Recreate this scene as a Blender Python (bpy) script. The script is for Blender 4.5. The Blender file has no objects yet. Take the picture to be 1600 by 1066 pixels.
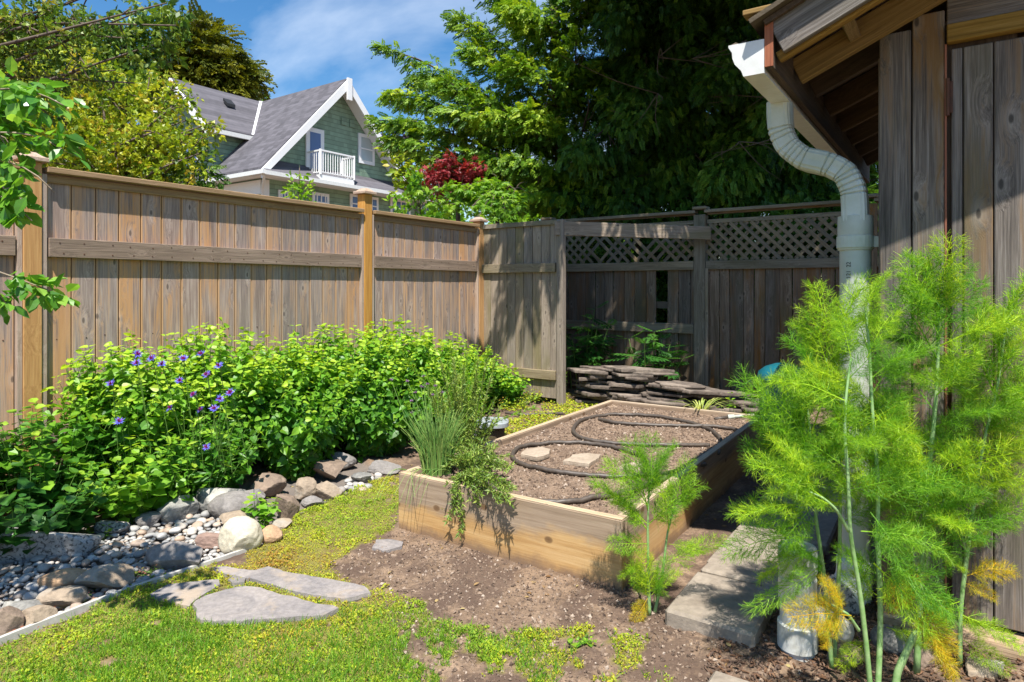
import bpy, bmesh, math, random
import numpy as np
from mathutils import Vector, Matrix
random.seed(7); RS = np.random.RandomState(11)
SC = bpy.context.scene; COL = SC.collection
# ------------------------------------------------------------------ camera, sky, sun, exposure
F_PX = 1007.0; HY = 450.0; EYE = 1.2
cam = bpy.data.cameras.new('camera'); camo = bpy.data.objects.new('camera', cam); COL.objects.link(camo)
camo.location = (0, 0, EYE); camo.rotation_euler = (math.radians(90), 0, 0)
cam.sensor_width = 36.0; cam.lens = 36.0*F_PX/1600; cam.shift_y = -(533-HY)/1600; cam.clip_start = .05; cam.clip_end = 2000
SC.camera = camo
U = np.array([.568, .823]); V = np.array([.823, -.568])      # along the left fence / across the garden
SUN_EL = math.radians(63)
ts = -.80*U + .58*V; ts = ts/np.linalg.norm(ts)
tsun = Vector((ts[0]*math.cos(SUN_EL), ts[1]*math.cos(SUN_EL), math.sin(SUN_EL)))
sl = bpy.data.lights.new('sun', 'SUN'); sl.energy = 5.0; sl.angle = math.radians(.53); sl.color = (1, .955, .88)
so = bpy.data.objects.new('sun', sl); COL.objects.link(so); so.rotation_euler = tsun.to_track_quat('Z', 'Y').to_euler(); so.location = (0, -5, 20)
W = bpy.data.worlds.new('World'); SC.world = W; W.use_nodes = True
wn = W.node_tree.nodes; wl = W.node_tree.links; wn.clear()
sky = wn.new('ShaderNodeTexSky'); sky.sky_type = 'NISHITA'; sky.sun_disc = False; sky.sun_elevation = SUN_EL
sky.sun_rotation = math.atan2(ts[0], ts[1]); sky.air_density = 1.15; sky.dust_density = .15; sky.ozone_density = 3.2
wtc = wn.new('ShaderNodeTexCoord'); wmp = wn.new('ShaderNodeMapping'); wmp.inputs['Rotation'].default_value = (.3, .5, .75); wmp.inputs['Scale'].default_value = (1.0, 6.5, 2.6)
wno = wn.new('ShaderNodeTexNoise'); wno.inputs['Scale'].default_value = 1.1; wno.inputs['Detail'].default_value = 7; wno.inputs['Roughness'].default_value = .55
wrp = wn.new('ShaderNodeValToRGB'); wrp.color_ramp.elements[0].position = .50; wrp.color_ramp.elements[1].position = .76
wrp.color_ramp.elements[0].color = (0, 0, 0, 1); wrp.color_ramp.elements[1].color = (.60, .60, .60, 1)
wmx = wn.new('ShaderNodeMixRGB'); wmx.inputs['Color2'].default_value = (9.5, 10.2, 11.0, 1)
wbg = wn.new('ShaderNodeBackground'); wbg.inputs['Strength'].default_value = .078; wou = wn.new('ShaderNodeOutputWorld')
whs = wn.new('ShaderNodeHueSaturation'); whs.inputs['Saturation'].default_value = 1.3; whs.inputs['Value'].default_value = 1.12
wl.new(wtc.outputs['Generated'], wmp.inputs[0]); wl.new(wmp.outputs[0], wno.inputs['Vector']); wl.new(wno.outputs['Fac'], wrp.inputs[0])
wl.new(sky.outputs[0], whs.inputs['Color']); wl.new(whs.outputs[0], wmx.inputs['Color1']); wl.new(wrp.outputs[0], wmx.inputs['Fac']); wl.new(wmx.outputs[0], wbg.inputs[0]); wl.new(wbg.outputs[0], wou.inputs[0])
SC.view_settings.view_transform = 'Standard'; SC.view_settings.look = 'None'; SC.view_settings.exposure = .88; SC.view_settings.gamma = 1
SC.render.engine = 'CYCLES'

# ------------------------------------------------------------------ helpers
def at(px, py, Y): return np.array([(px-800)/F_PX*Y, Y, EYE-(py-HY)/F_PX*Y])
def gp(px, py, z=0.):
    Y = (EYE-z)*F_PX/(py-HY); return np.array([(px-800)/F_PX*Y, Y, z])
def tag(o, label=None, cat=None, group=None, kind=None):
    if label: o['label'] = label
    if cat: o['category'] = cat
    if group: o['group'] = group
    if kind: o['kind'] = kind
    return o
def empty(name, loc, label, cat, group=None):
    o = bpy.data.objects.new(name, None); COL.objects.link(o); o.location = loc; o.empty_display_size = .1
    return tag(o, label, cat, group)
def add(name, mesh, parent=None, mat=None):
    o = bpy.data.objects.new(name, mesh); COL.objects.link(o)
    if mat: mesh.materials.clear(); mesh.materials.append(mat)
    if parent is not None:
        o.parent = parent; o.matrix_parent_inverse = Matrix.Translation(-Vector(parent.location))
    return o
def mkmesh(name, Vs, Fs, attrs=None, smooth=False):
    me = bpy.data.meshes.new(name); Vs = np.asarray(Vs, np.float32)
    if not isinstance(Fs, list): Fs = [Fs]
    Fs = [np.asarray(f, np.int32) for f in Fs if len(f)]
    nl = sum(f.size for f in Fs); nf = sum(len(f) for f in Fs)
    me.vertices.add(len(Vs)); me.vertices.foreach_set('co', Vs.ravel())
    me.loops.add(nl); me.loops.foreach_set('vertex_index', np.concatenate([f.ravel() for f in Fs]))
    me.polygons.add(nf); tot = np.concatenate([np.full(len(f), f.shape[1]) for f in Fs]); st = np.concatenate([[0], np.cumsum(tot)[:-1]])
    me.polygons.foreach_set('loop_start', st.astype(np.int32)); me.polygons.foreach_set('loop_total', tot.astype(np.int32))
    me.polygons.foreach_set('use_smooth', np.full(nf, smooth))
    me.update(calc_edges=True)
    for k, a in (attrs or {}).items():
        a = np.asarray(a, np.float32)
        if a.ndim == 1: at_ = me.attributes.new(k, 'FLOAT', 'POINT'); at_.data.foreach_set('value', a)
        else: at_ = me.attributes.new(k, 'FLOAT_VECTOR', 'POINT'); at_.data.foreach_set('vector', a.ravel())
    me.validate(); return me
def hsh(ix, iy, iz):
    n = (ix.astype(np.int64)*374761393+iy.astype(np.int64)*668265263+iz.astype(np.int64)*2147483647) & 0x7fffffff
    n = ((n ^ (n >> 13))*1274126177) & 0x7fffffff; return (n & 0xffff)/65535.
def vnoise(P):
    P = np.asarray(P, float); i = np.floor(P).astype(np.int64); f = P-i; f = f*f*(3-2*f); r = 0
    for a in (0, 1):
        for b in (0, 1):
            for c in (0, 1):
                w = (f[:, 0] if a else 1-f[:, 0])*(f[:, 1] if b else 1-f[:, 1])*(f[:, 2] if c else 1-f[:, 2])
                r = r+w*hsh(i[:, 0]+a, i[:, 1]+b, i[:, 2]+c)
    return r*2-1
def fbm(P, sc, o=4):
    P = np.asarray(P, float)*sc; r = 0; a = 1; s = 0
    for k in range(o): r = r+a*vnoise(P+17.3*k); s += a; a *= .5; P = P*2.03
    return r/s
def n2(x, y, sc, o=4): return fbm(np.stack([x, y, x*0+3.1], 1), sc, o)
def pip(x, y, poly):
    r = np.zeros(len(x), bool); n = len(poly)
    for i in range(n):
        x1, y1 = poly[i][:2]; x2, y2 = poly[(i+1) % n][:2]
        c = ((y1 > y) != (y2 > y)) & (x < (x2-x1)*(y-y1)/((y2-y1) if y2 != y1 else 1e-9)+x1); r ^= c
    return r
def unit(a): return a/np.maximum(np.linalg.norm(a, axis=-1, keepdims=True), 1e-9)
X3 = np.array([1., 0, 0]); Y3 = np.array([0, 1., 0]); Z3 = np.array([0, 0, 1.])
U3 = np.array([U[0], U[1], 0]); V3 = np.array([V[0], V[1], 0])

class MB:
    def __init__(s): s.v = []; s.q = []; s.t = []; s.lc = []; s.r = []; s.bc = []; s.n = 0
    def _add(s, v, q=None, t=None, lc=None, r=None, bc=None):
        v = np.asarray(v, float); k = len(v)
        if q is not None and len(q): s.q.append(np.asarray(q)+s.n)
        if t is not None and len(t): s.t.append(np.asarray(t)+s.n)
        s.v.append(v); s.bc.append(np.zeros((k, 3)) if bc is None else bc); s.lc.append(v if lc is None else lc); s.r.append(np.full(k, random.random()) if r is None else np.full(k, r) if np.isscalar(r) else r); s.n += k; return s
    def box(s, c, size, ax=(X3, Y3, Z3), r=None, jit=0.):
        h = np.array(size)/2; sg = np.array([[a, b, d] for a in (-1, 1) for b in (-1, 1) for d in (-1, 1)], float); L = sg*h
        if jit: L = L+RS.uniform(-jit, jit, L.shape)
        A = np.array([unit(np.asarray(a, float)) for a in ax]); v = np.asarray(c)+L@A
        o = np.argsort(size); lc = L[:, o]+RS.uniform(-20, 20, 3)
        return s._add(v, [[0, 1, 3, 2], [4, 6, 7, 5], [0, 4, 5, 1], [2, 3, 7, 6], [0, 2, 6, 4], [1, 5, 7, 3]], lc=lc, r=r, bc=sg[:, o])
    def beam(s, p, q, w, h, up=Z3, r=None):
        p = np.asarray(p, float); q = np.asarray(q, float); d = unit(q-p); sd = unit(np.cross(d, up)); u2 = np.cross(sd, d)
        return s.box((p+q)/2, (w, h, np.linalg.norm(q-p)), (sd, u2, d), r)
    def prism(s, poly, ext, r=None):        # poly: list of 3d points, ext: vector
        P = np.asarray(poly, float); n = len(P); v = np.concatenate([P, P+ext]); c = len(v); v = np.concatenate([v, [P.mean(0)], [P.mean(0)+ext]])
        q = [[i, (i+1) % n, n+(i+1) % n, n+i] for i in range(n)]; t = [[c, (i+1) % n, i] for i in range(n)]+[[c+1, n+i, n+(i+1) % n] for i in range(n)]
        return s._add(v, q, t, r=r)
    def tube(s, pts, rad, n=8, r=None, cap=True, prof=None, ref=Z3):
        P = np.asarray(pts, float); m = len(P); rad = np.broadcast_to(np.asarray(rad, float), (m,)); T = unit(np.gradient(P, axis=0))
        a = np.linspace(0, 2*np.pi, n, endpoint=False); vs = []; lcs = []; ll = 0
        x = np.cross(T[0], ref); x = unit(x) if np.linalg.norm(x) > .05 else unit(np.cross(T[0], X3))
        off = RS.uniform(-9, 9, 3); pr = np.stack([np.cos(a), np.sin(a)], 1) if prof is None else np.asarray(prof)
        n = len(pr)
        for i in range(m):
            x = unit(x-T[i]*np.dot(x, T[i])); y = np.cross(T[i], x)
            if i: ll += np.linalg.norm(P[i]-P[i-1])
            vs.append(P[i]+rad[i]*(pr[:, :1]*x+pr[:, 1:]*y)); lcs.append(np.stack([rad[i]*pr[:, 0], rad[i]*pr[:, 1], np.full(n, ll)], 1)+off)
        v = np.concatenate(vs); q = []
        i0 = np.arange(m-1)[:, None]*n; j = np.arange(n)[None]; j2 = (j+1) % n
        q = np.stack([i0+j, i0+j2, i0+n+j2, i0+n+j], -1).reshape(-1, 4); t = None; lc = np.concatenate(lcs)
        if cap:
            k = len(v); v = np.concatenate([v, [P[0]], [P[-1]]]); lc = np.concatenate([lc, lc[:1], lc[-1:]]); b = (m-1)*n
            t = [[k, (i+1) % n, i] for i in range(n)]+[[k+1, b+i, b+(i+1) % n] for i in range(n)]
        return s._add(v, q, t, lc=lc, r=r)
    def build(s, name, mat, parent=None, smooth=False, bev=0., autos=False):
        q = np.concatenate(s.q) if s.q else np.zeros((0, 4), int); t = np.concatenate(s.t) if s.t else np.zeros((0, 3), int)
        me = mkmesh(name, np.concatenate(s.v), [q, t], dict(lc=np.concatenate(s.lc), rnd=np.concatenate(s.r), bc=np.concatenate(s.bc)), smooth)
        if autos: me.set_sharp_from_angle(angle=math.radians(35))
        o = add(name, me, parent, mat)
        if bev:
            b = o.modifiers.new('bevel', 'BEVEL'); b.width = bev; b.segments = 1; b.limit_method = 'ANGLE'; b.angle_limit = math.radians(50)
        return o

# ------------------------------------------------------------------ materials
def mat(name):
    m = bpy.data.materials.new(name); m.use_nodes = True; nt = m.node_tree; nt.nodes.clear(); return m, nt
class NT:
    def __init__(s, nt): s.nt = nt
    def n(s, typ, props=None, **ins):
        nd = s.nt.nodes.new(typ)
        for k, v in (props or {}).items(): setattr(nd, k, v)
        for k, v in ins.items():
            k2 = k.replace('_', ' ') if k.replace('_', ' ') in nd.inputs else k
            i = nd.inputs[int(k[1:])] if (k[0] == 'i' and k[1:].isdigit()) else nd.inputs[k2]
            if isinstance(v, bpy.types.NodeSocket): s.nt.links.new(v, i)
            elif isinstance(v, bpy.types.Node): s.nt.links.new(v.outputs[0], i)
            else:
                if isinstance(v, tuple) and len(v) == 3 and i.type == 'RGBA': v = v+(1,)
                i.default_value = v
        return nd
    def ramp(s, fac, stops, interp='LINEAR'):
        nd = s.nt.nodes.new('ShaderNodeValToRGB'); cr = nd.color_ramp; cr.interpolation = interp
        while len(cr.elements) < len(stops): cr.elements.new(.5)
        for e, (p, c) in zip(cr.elements, stops):
            e.position = p; e.color = (c, c, c, 1) if np.isscalar(c) else tuple(c)+(1,)
        s.nt.links.new(fac.outputs[0] if isinstance(fac, bpy.types.Node) else fac, nd.inputs[0]); return nd.outputs[0]
    def noise(s, vec, scale, detail=4, rough=.55, dist=0.): return s.n('ShaderNodeTexNoise', Vector=vec, Scale=scale, Detail=detail, Roughness=rough, Distortion=dist).outputs['Fac']
    def attr(s, name, out='Fac'): return s.n('ShaderNodeAttribute', dict(attribute_name=name)).outputs[out]
    def map(s, vec, sc): return s.n('ShaderNodeMapping', Vector=vec, Scale=sc).outputs[0]
    def mix(s, f, a, b, mode='MIX'): return s.n('ShaderNodeMixRGB', dict(blend_type=mode), Fac=f, Color1=a, Color2=b).outputs[0]
    def math(s, op, a, b=0.): return s.n('ShaderNodeMath', dict(operation=op), i0=a, i1=b).outputs[0]
    def bump(s, h, st=.3, d=.005): return s.n('ShaderNodeBump', Height=h, Strength=st, Distance=d).outputs[0]
    def out(s, sh): s.nt.links.new(sh.outputs[0] if isinstance(sh, bpy.types.Node) else sh, s.n('ShaderNodeOutputMaterial').inputs[0])
    def bsdf(s, **k): return s.n('ShaderNodeBsdfPrincipled', **k)
def wood(name, c_dark, c_mid, c_light, warm=None, knots=.6, stain=None, rough=.85, vary=.5, grain=90, edge=None):
    m, nt = mat(name); T = NT(nt); lc = T.attr('lc', 'Vector'); rn = T.attr('rnd'); sx = T.n('ShaderNodeSeparateXYZ', Vector=lc).outputs
    k2 = T.n('ShaderNodeCombineXYZ', X=sx[1], Y=T.math('MULTIPLY', sx[2], .42), Z=0.).outputs[0]
    vo = T.n('ShaderNodeTexVoronoi', dict(voronoi_dimensions='2D'), Vector=k2, Scale=7.5, Randomness=1.); kd = vo.outputs['Distance']
    warp = T.ramp(kd, [(.0, 1.), (.30, 0.)]); lw = T.n('ShaderNodeVectorMath', dict(operation='ADD'), i0=lc, i1=T.n('ShaderNodeCombineXYZ', X=T.math('MULTIPLY', warp, .02*bool(knots)), Y=T.math('MULTIPLY', warp, .03*bool(knots)), Z=0.).outputs[0]).outputs[0]
    g1 = T.noise(T.map(lw, (1, 1, .030)), grain, 6, .65, .15); g2 = T.noise(T.map(lw, (1, 1, .10)), 14, 4, .6, .8); g3 = T.noise(T.map(lw, (1, 1, .018)), grain*4, 3, .7)
    gg = T.math('ADD', T.math('ADD', T.math('MULTIPLY', g1, .45), T.math('MULTIPLY', g2, .27)), T.math('MULTIPLY', g3, .28))
    col = T.ramp(gg, [(.37, c_dark), (.5, c_mid), (.63, c_light)])
    if warm:
        wv = T.noise(T.map(lc, (1, 1, .12)), 7, 3, .6, .5); wv2 = T.math('ADD', T.math('MULTIPLY', wv, .8), T.math('MULTIPLY', g1, .55))
        col = T.mix(T.ramp(wv2, [(.67, 0.), (.80, .8)]), col, warm)
    if stain:
        sv = T.noise(T.map(lc, (1, 1, .3)), 3.2, 4, .6, .3); col = T.mix(T.ramp(sv, [(.5, 0.), (.68, .7)]), col, stain)
    if edge:
        eb = T.math('ABSOLUTE', T.n('ShaderNodeSeparateXYZ', Vector=T.attr('bc', 'Vector')).outputs[1]); ev = T.math('ADD', eb, T.math('MULTIPLY', g1, .22)); col = T.mix(T.ramp(ev, [(.96, 0.), (1.04, .85)]), col, edge)
    if knots:
        gate = T.ramp(vo.outputs['Color'], [(.55, 0.), (.58, 1.)]); kn = T.math('MULTIPLY', gate, knots)
        ring = T.ramp(T.math('ADD', kd, T.math('MULTIPLY', g2, .05)), [(.0, 1.), (.068, .9), (.095, 0.)]); halo = T.ramp(kd, [(.05, 1.), (.22, 0.)])
        col = T.mix(T.math('MULTIPLY', T.math('MULTIPLY', halo, kn), .35), col, tuple(min(1, x*1.25) for x in c_light)); col = T.mix(T.math('MULTIPLY', ring, kn), col, tuple(x*.45 for x in c_dark))
    v = T.ramp(rn, [(0., 1-.42*vary), (.5, 1.), (1., 1+.0)]); col = T.mix(1., col, v, 'MULTIPLY')
    hs = T.n('ShaderNodeHueSaturation', Color=col, Saturation=T.math('ADD', .90, T.math('MULTIPLY', rn, .4*vary+.1)))
    T.out(T.bsdf(Base_Color=hs.outputs[0], Roughness=rough, Normal=T.bump(gg, .7, .005))); return m
def leafmat(name, cols, trans=.35, rough=.45, tcol=1.6, vein=True, spec=.4):
    m, nt = mat(name); T = NT(nt); rn = T.attr('rnd'); n = len(cols)
    col = T.ramp(rn, [(i/max(1, n-1), c) for i, c in enumerate(cols)])
    if not vein:
        orr = T.n('ShaderNodeObjectInfo').outputs['Random']; col = T.mix(1., col, T.ramp(orr, [(0., (.42, .66, .9)), (.35, (.72, .85, 1.)), (.7, (1., 1., 1.)), (1., (1.2, 1.02, .9))]), 'MULTIPLY')
    tc = T.n('ShaderNodeTexCoord').outputs['Object']; ns = T.noise(tc, 22, 2)
    col = T.mix(1., col, T.ramp(ns, [(.3, .75), (.7, 1.12)]), 'MULTIPLY')
    p = T.bsdf(Base_Color=col, Roughness=rough); p.inputs['Specular IOR Level'].default_value = spec
    tr = T.n('ShaderNodeBsdfTranslucent', Color=T.mix(1., col, (tcol, tcol*.95, tcol*.45), 'MULTIPLY'))
    mx = T.n('ShaderNodeMixShader', Fac=trans, i1=p.outputs[0], i2=tr.outputs[0]); T.out(mx); return m
def plain(name, c, rough=.6, metal=0., var=.12, scale=20, bump=0., c2=None, spec=.5, thr=(.3, .7)):
    m, nt = mat(name); T = NT(nt); tc = T.n('ShaderNodeTexCoord').outputs['Object']; ns = T.noise(tc, scale, 6, .65)
    c2 = c2 or tuple(x*(1-2*var) for x in c); col = T.ramp(ns, [(thr[0], c2), (thr[1], c)])
    k = dict(Base_Color=col, Roughness=rough, Metallic=metal)
    if bump: k['Normal'] = T.bump(ns, bump, .01)
    p = T.bsdf(**k); p.inputs['Specular IOR Level'].default_value = spec; T.out(p); return m
def rockmat(name, a, b, speck=None, lich=None, sc=9):
    m, nt = mat(name); T = NT(nt); tc = T.n('ShaderNodeTexCoord').outputs['Object']
    oi = T.n('ShaderNodeObjectInfo'); vec = T.n('ShaderNodeVectorMath', dict(operation='ADD'), i0=tc, i1=oi.outputs['Location']).outputs[0]
    n1 = T.noise(vec, sc, 10, .7, .6); n3 = T.noise(vec, sc*7, 4, .6)
    col = T.ramp(n1, [(.33, b), (.66, a)])
    col = T.mix(.5, col, T.ramp(n3, [(.3, .55), (.7, 1.2)]), 'MULTIPLY')
    if lich: col = T.mix(T.ramp(T.noise(vec, sc*.6, 5, .6), [(.52, 0.), (.62, .8)]), col, lich)
    if speck: col = T.mix(T.ramp(T.noise(vec, 75, 3, .5), [(.52, 0.), (.60, .85)]), col, speck)
    h = T.math('ADD', n1, T.math('MULTIPLY', n3, .3)); T.out(T.bsdf(Base_Color=col, Roughness=.85, Normal=T.bump(h, .7, .012))); return m

M = {}
M['fence'] = wood('weathered_cedar', (.165, .118, .098), (.34, .262, .225), (.54, .445, .39), warm=(.54, .31, .16), knots=.8, vary=.55, edge=(.50, .32, .19))
M['groove'] = wood('cedar_groove', (.30, .15, .07), (.45, .26, .13), (.55, .36, .2), knots=0)
M['rail'] = wood('weathered_rail', (.13, .095, .07), (.235, .17, .125), (.36, .27, .21), knots=.6)
M['post'] = wood('golden_post', (.32, .145, .035), (.48, .245, .07), (.58, .33, .11), knots=.3, vary=.2)
M['trim'] = wood('pale_trim', (.27, .19, .14), (.42, .31, .24), (.52, .42, .34), knots=.3)
M['cap'] = wood('brown_cap', (.20, .115, .045), (.31, .19, .085), (.40, .26, .13), knots=.3, vary=.2)
M['old'] = wood('old_fence_wood', (.075, .052, .036), (.185, .14, .10), (.34, .28, .225), warm=(.21, .10, .035), stain=(.11, .095, .045), knots=.85, vary=.8)
M['oldrail'] = wood('old_rail_wood', (.13, .10, .065), (.24, .195, .13), (.36, .30, .215), stain=(.13, .11, .05), knots=.5)
M['lattice'] = wood('old_lattice_wood', (.10, .075, .048), (.20, .155, .10), (.31, .25, .17), knots=0)
M['gate'] = wood('gate_wood', (.16, .125, .095), (.29, .235, .18), (.42, .35, .28), stain=(.17, .15, .07), knots=.8)
M['shed'] = wood('shed_board', (.045, .037, .03), (.155, .13, .11), (.33, .295, .26), warm=(.19, .11, .045), stain=(.10, .092, .05), knots=.85, vary=.5)
M['beamw'] = wood('roof_timber', (.12, .07, .022), (.24, .15, .05), (.36, .24, .10), knots=.3)
M['darkt'] = wood('dark_timber', (.04, .023, .012), (.08, .05, .027), (.13, .085, .05), knots=.3)
M['red'] = wood('red_timber', (.20, .05, .02), (.36, .11, .045), (.45, .17, .08), knots=0)
M['sill'] = wood('rotten_sill', (.10, .06, .035), (.36, .26, .17), (.5, .40, .28), knots=.5)
M['bedtop'] = wood('bed_plank_end', (.30, .21, .13), (.48, .36, .24), (.58, .46, .33), knots=.2)
# raised bed planks: grey weathered top, fresh orange lower part with dirt splashes
m, nt = mat('bed_plank'); T = NT(nt); lc = T.attr('lc', 'Vector'); geo = T.n('ShaderNodeNewGeometry').outputs['Position']
g1 = T.noise(T.map(lc, (1, 1, .03)), 110, 6, .7, .2); g2 = T.noise(T.map(lc, (1, 1, .09)), 12, 5, .6, 1.2)
gg = T.math('ADD', T.math('MULTIPLY', g1, .5), T.math('MULTIPLY', g2, .5))
fresh = T.ramp(gg, [(.36, (.36, .19, .065)), (.5, (.50, .30, .12)), (.64, (.60, .40, .19))]); grey = T.ramp(gg, [(.36, (.19, .13, .085)), (.5, (.30, .215, .145)), (.64, (.40, .30, .215))])
sz = T.n('ShaderNodeSeparateXYZ', Vector=geo).outputs[2]
w = T.math('ADD', T.math('MULTIPLY', sz, 5.), T.math('MULTIPLY', T.noise(T.map(geo, (1, 1, 2)), 2.2, 5, .6), 1.6))
col = T.mix(T.ramp(T.math('MULTIPLY', w, .5), [(.74, 0.), (.86, 1.)]), fresh, grey)
sl_ = T.n('ShaderNodeSeparateXYZ', Vector=lc).outputs; vo = T.n('ShaderNodeTexVoronoi', dict(voronoi_dimensions='2D'), Vector=T.n('ShaderNodeCombineXYZ', X=sl_[1], Y=T.math('MULTIPLY', sl_[2], .7), Z=0.).outputs[0], Scale=4.5).outputs['Distance']
col = T.mix(T.ramp(vo, [(.0, .9), (.05, .75), (.075, 0.)]), col, (.13, .065, .025))
dv = T.math('ADD', T.math('MULTIPLY', sz, 9.), T.noise(geo, 14, 5, .6)); col = T.mix(T.ramp(dv, [(.55, .85), (1.05, 0.)]), col, (.20, .125, .08))
T.out(T.bsdf(Base_Color=col, Roughness=.8, Normal=T.bump(gg, .4, .003))); M['bed'] = m

M['balm'] = leafmat('balm_leaf', [(.035, .13, .016), (.10, .28, .022), (.22, .43, .03), (.42, .58, .045)], .40, .42)
M['darkleaf'] = leafmat('dark_leaf', [(.02, .085, .012), (.04, .15, .02), (.075, .21, .025), (.14, .30, .03)], .3, .45)
M['brightleaf'] = leafmat('bright_leaf', [(.10, .27, .02), (.22, .42, .03), (.40, .56, .05)], .4)
M['apple'] = leafmat('apple_leaf', [(.06, .20, .02), (.14, .34, .03), (.30, .50, .08)], .4, .33, spec=.6)
M['shrubleaf'] = leafmat('olive_leaf', [(.09, .17, .012), (.26, .37, .022), (.48, .52, .04), (.52, .38, .06)], .35)
M['topleaf'] = leafmat('top_leaf', [(.04, .10, .015), (.11, .21, .025), (.24, .34, .04), (.36, .33, .06)], .3)
M['yew'] = leafmat('yew_needles', [(.04, .12, .012), (.13, .27, .018), (.28, .43, .025), (.48, .58, .05)], .3, .5)
M['conifer'] = leafmat('conifer_needles', [(.02, .07, .010), (.055, .15, .016), (.12, .25, .022), (.26, .38, .035)], .25, .5)
M['goldconifer'] = leafmat('gold_conifer', [(.05, .08, .008), (.14, .16, .01), (.25, .24, .015)], .25, .5)
M['redleaf'] = leafmat('red_leaf', [(.12, .012, .016), (.30, .025, .035), (.45, .07, .07)], .35)
M['purple'] = leafmat('purple_leaf', [(.05, .03, .07), (.10, .06, .12)], .2)
M['maple'] = leafmat('maple_leaf', [(.08, .22, .015), (.18, .36, .025), (.34, .50, .04)], .4)
M['fennel'] = leafmat('fennel_threads', [(.09, .25, .018), (.29, .51, .022), (.58, .76, .04)], .42, .5, vein=False)
M['fennelyellow'] = leafmat('fennel_yellow', [(.34, .40, .02), (.58, .50, .02), (.66, .38, .02)], .35, .5)
M['stalk'] = plain('fennel_stalk', (.32, .44, .20), .45, c2=(.14, .30, .07), scale=40)
M['stem'] = plain('green_stem', (.16, .30, .05), .6, c2=(.09, .18, .03))
M['chive'] = leafmat('chive_blade', [(.12, .28, .06), (.22, .40, .09), (.38, .50, .14)], .25, .4)
M['chiveflower'] = leafmat('chive_flower', [(.22, .12, .24), (.36, .22, .38)], .2)
M['cornblue'] = leafmat('cornflower_blue', [(.10, .10, .62), (.20, .18, .80)], .25)
M['cornred'] = leafmat('cornflower_heart', [(.30, .02, .16), (.45, .05, .25)], .2)
M['rosemary'] = leafmat('herb_sprig', [(.10, .20, .03), (.22, .34, .05), (.36, .44, .09)], .25)
M['pale'] = leafmat('pale_blade', [(.30, .42, .08), (.55, .58, .18)], .35)
M['sedum'] = leafmat('sedum', [(.12, .24, .03), (.25, .36, .05), (.26, .10, .06)], .2)
M['moss'] = leafmat('moss_leaf', [(.16, .29, .016), (.27, .39, .018), (.40, .46, .022), (.45, .40, .025), (.36, .20, .04)], .25, .7)
M['grass'] = leafmat('grass_blade', [(.07, .22, .015), (.15, .34, .02), (.30, .45, .04)], .35, .5)
M['bark'] = plain('bark', (.16, .12, .09), .9, scale=30, bump=.5, c2=(.06, .042, .03))
M['palebark'] = plain('pale_bark', (.32, .26, .19), .9, scale=30, bump=.5, c2=(.14, .10, .07))
M['granite'] = rockmat('granite', (.48, .46, .44), (.30, .28, .27), speck=(.05, .05, .05))
M['grey'] = rockmat('grey_rock', (.29, .265, .245), (.15, .135, .125))
M['brownr'] = rockmat('brown_rock', (.30, .22, .16), (.14, .10, .075))
M['tan'] = rockmat('tan_rock', (.40, .31, .22), (.21, .16, .115), lich=(.33, .31, .27))
M['orange'] = rockmat('orange_rock', (.50, .32, .18), (.36, .23, .14))
M['white'] = rockmat('cream_rock', (.66, .61, .48), (.46, .40, .29), sc=6)
M['lichen'] = rockmat('lichen_rock', (.33, .32, .29), (.10, .095, .09), lich=(.44, .42, .37))
M['reddish'] = rockmat('reddish_rock', (.36, .24, .19), (.24, .16, .13))
M['flag'] = rockmat('flagstone', (.33, .29, .265), (.19, .175, .175), lich=(.37, .29, .21), sc=7)
M['slate'] = rockmat('slate', (.21, .165, .13), (.065, .052, .043), lich=(.30, .245, .195), sc=7)
M['concrete'] = rockmat('concrete', (.34, .285, .225), (.21, .17, .13), sc=5)
M['stonebed'] = rockmat('bed_stone', (.45, .36, .27), (.33, .26, .19), sc=8)
M['white_paint'] = plain('white_paint', (.78, .78, .77), .5, var=.04)
M['gutterw'] = plain('white_gutter', (.74, .74, .72), .4, var=.05, c2=(.62, .62, .58))
M['pvc'] = plain('grey_pvc', (.52, .55, .50), .4, c2=(.42, .45, .38), scale=8, thr=(.4, .75))
M['pvcwhite'] = plain('white_pvc', (.66, .67, .64), .38, c2=(.45, .44, .38), scale=14, thr=(.33, .55))
M['down'] = plain('downspout_paint', (.56, .60, .55), .42, c2=(.40, .44, .34), scale=7, thr=(.3, .62))
M['ink'] = plain('black_ink', (.02, .02, .02), .6)
M['hose'] = plain('black_rubber', (.035, .033, .032), .5, var=.2, scale=60, c2=(.09, .07, .055), thr=(.45, .8))
M['metal'] = plain('rusty_metal', (.16, .06, .03), .7, metal=.3, c2=(.05, .03, .02))
M['teal'] = plain('teal_plastic', (.01, .13, .17), .35, var=.1)
M['lid'] = plain('grey_lid', (.34, .38, .40), .5, c2=(.24, .26, .27), scale=12)
M['edging'] = plain('pale_edging', (.56, .54, .50), .6, c2=(.40, .38, .34), scale=30)
M['debris'] = plain('debris', (.10, .075, .045), .9, scale=50, bump=.5)
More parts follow.
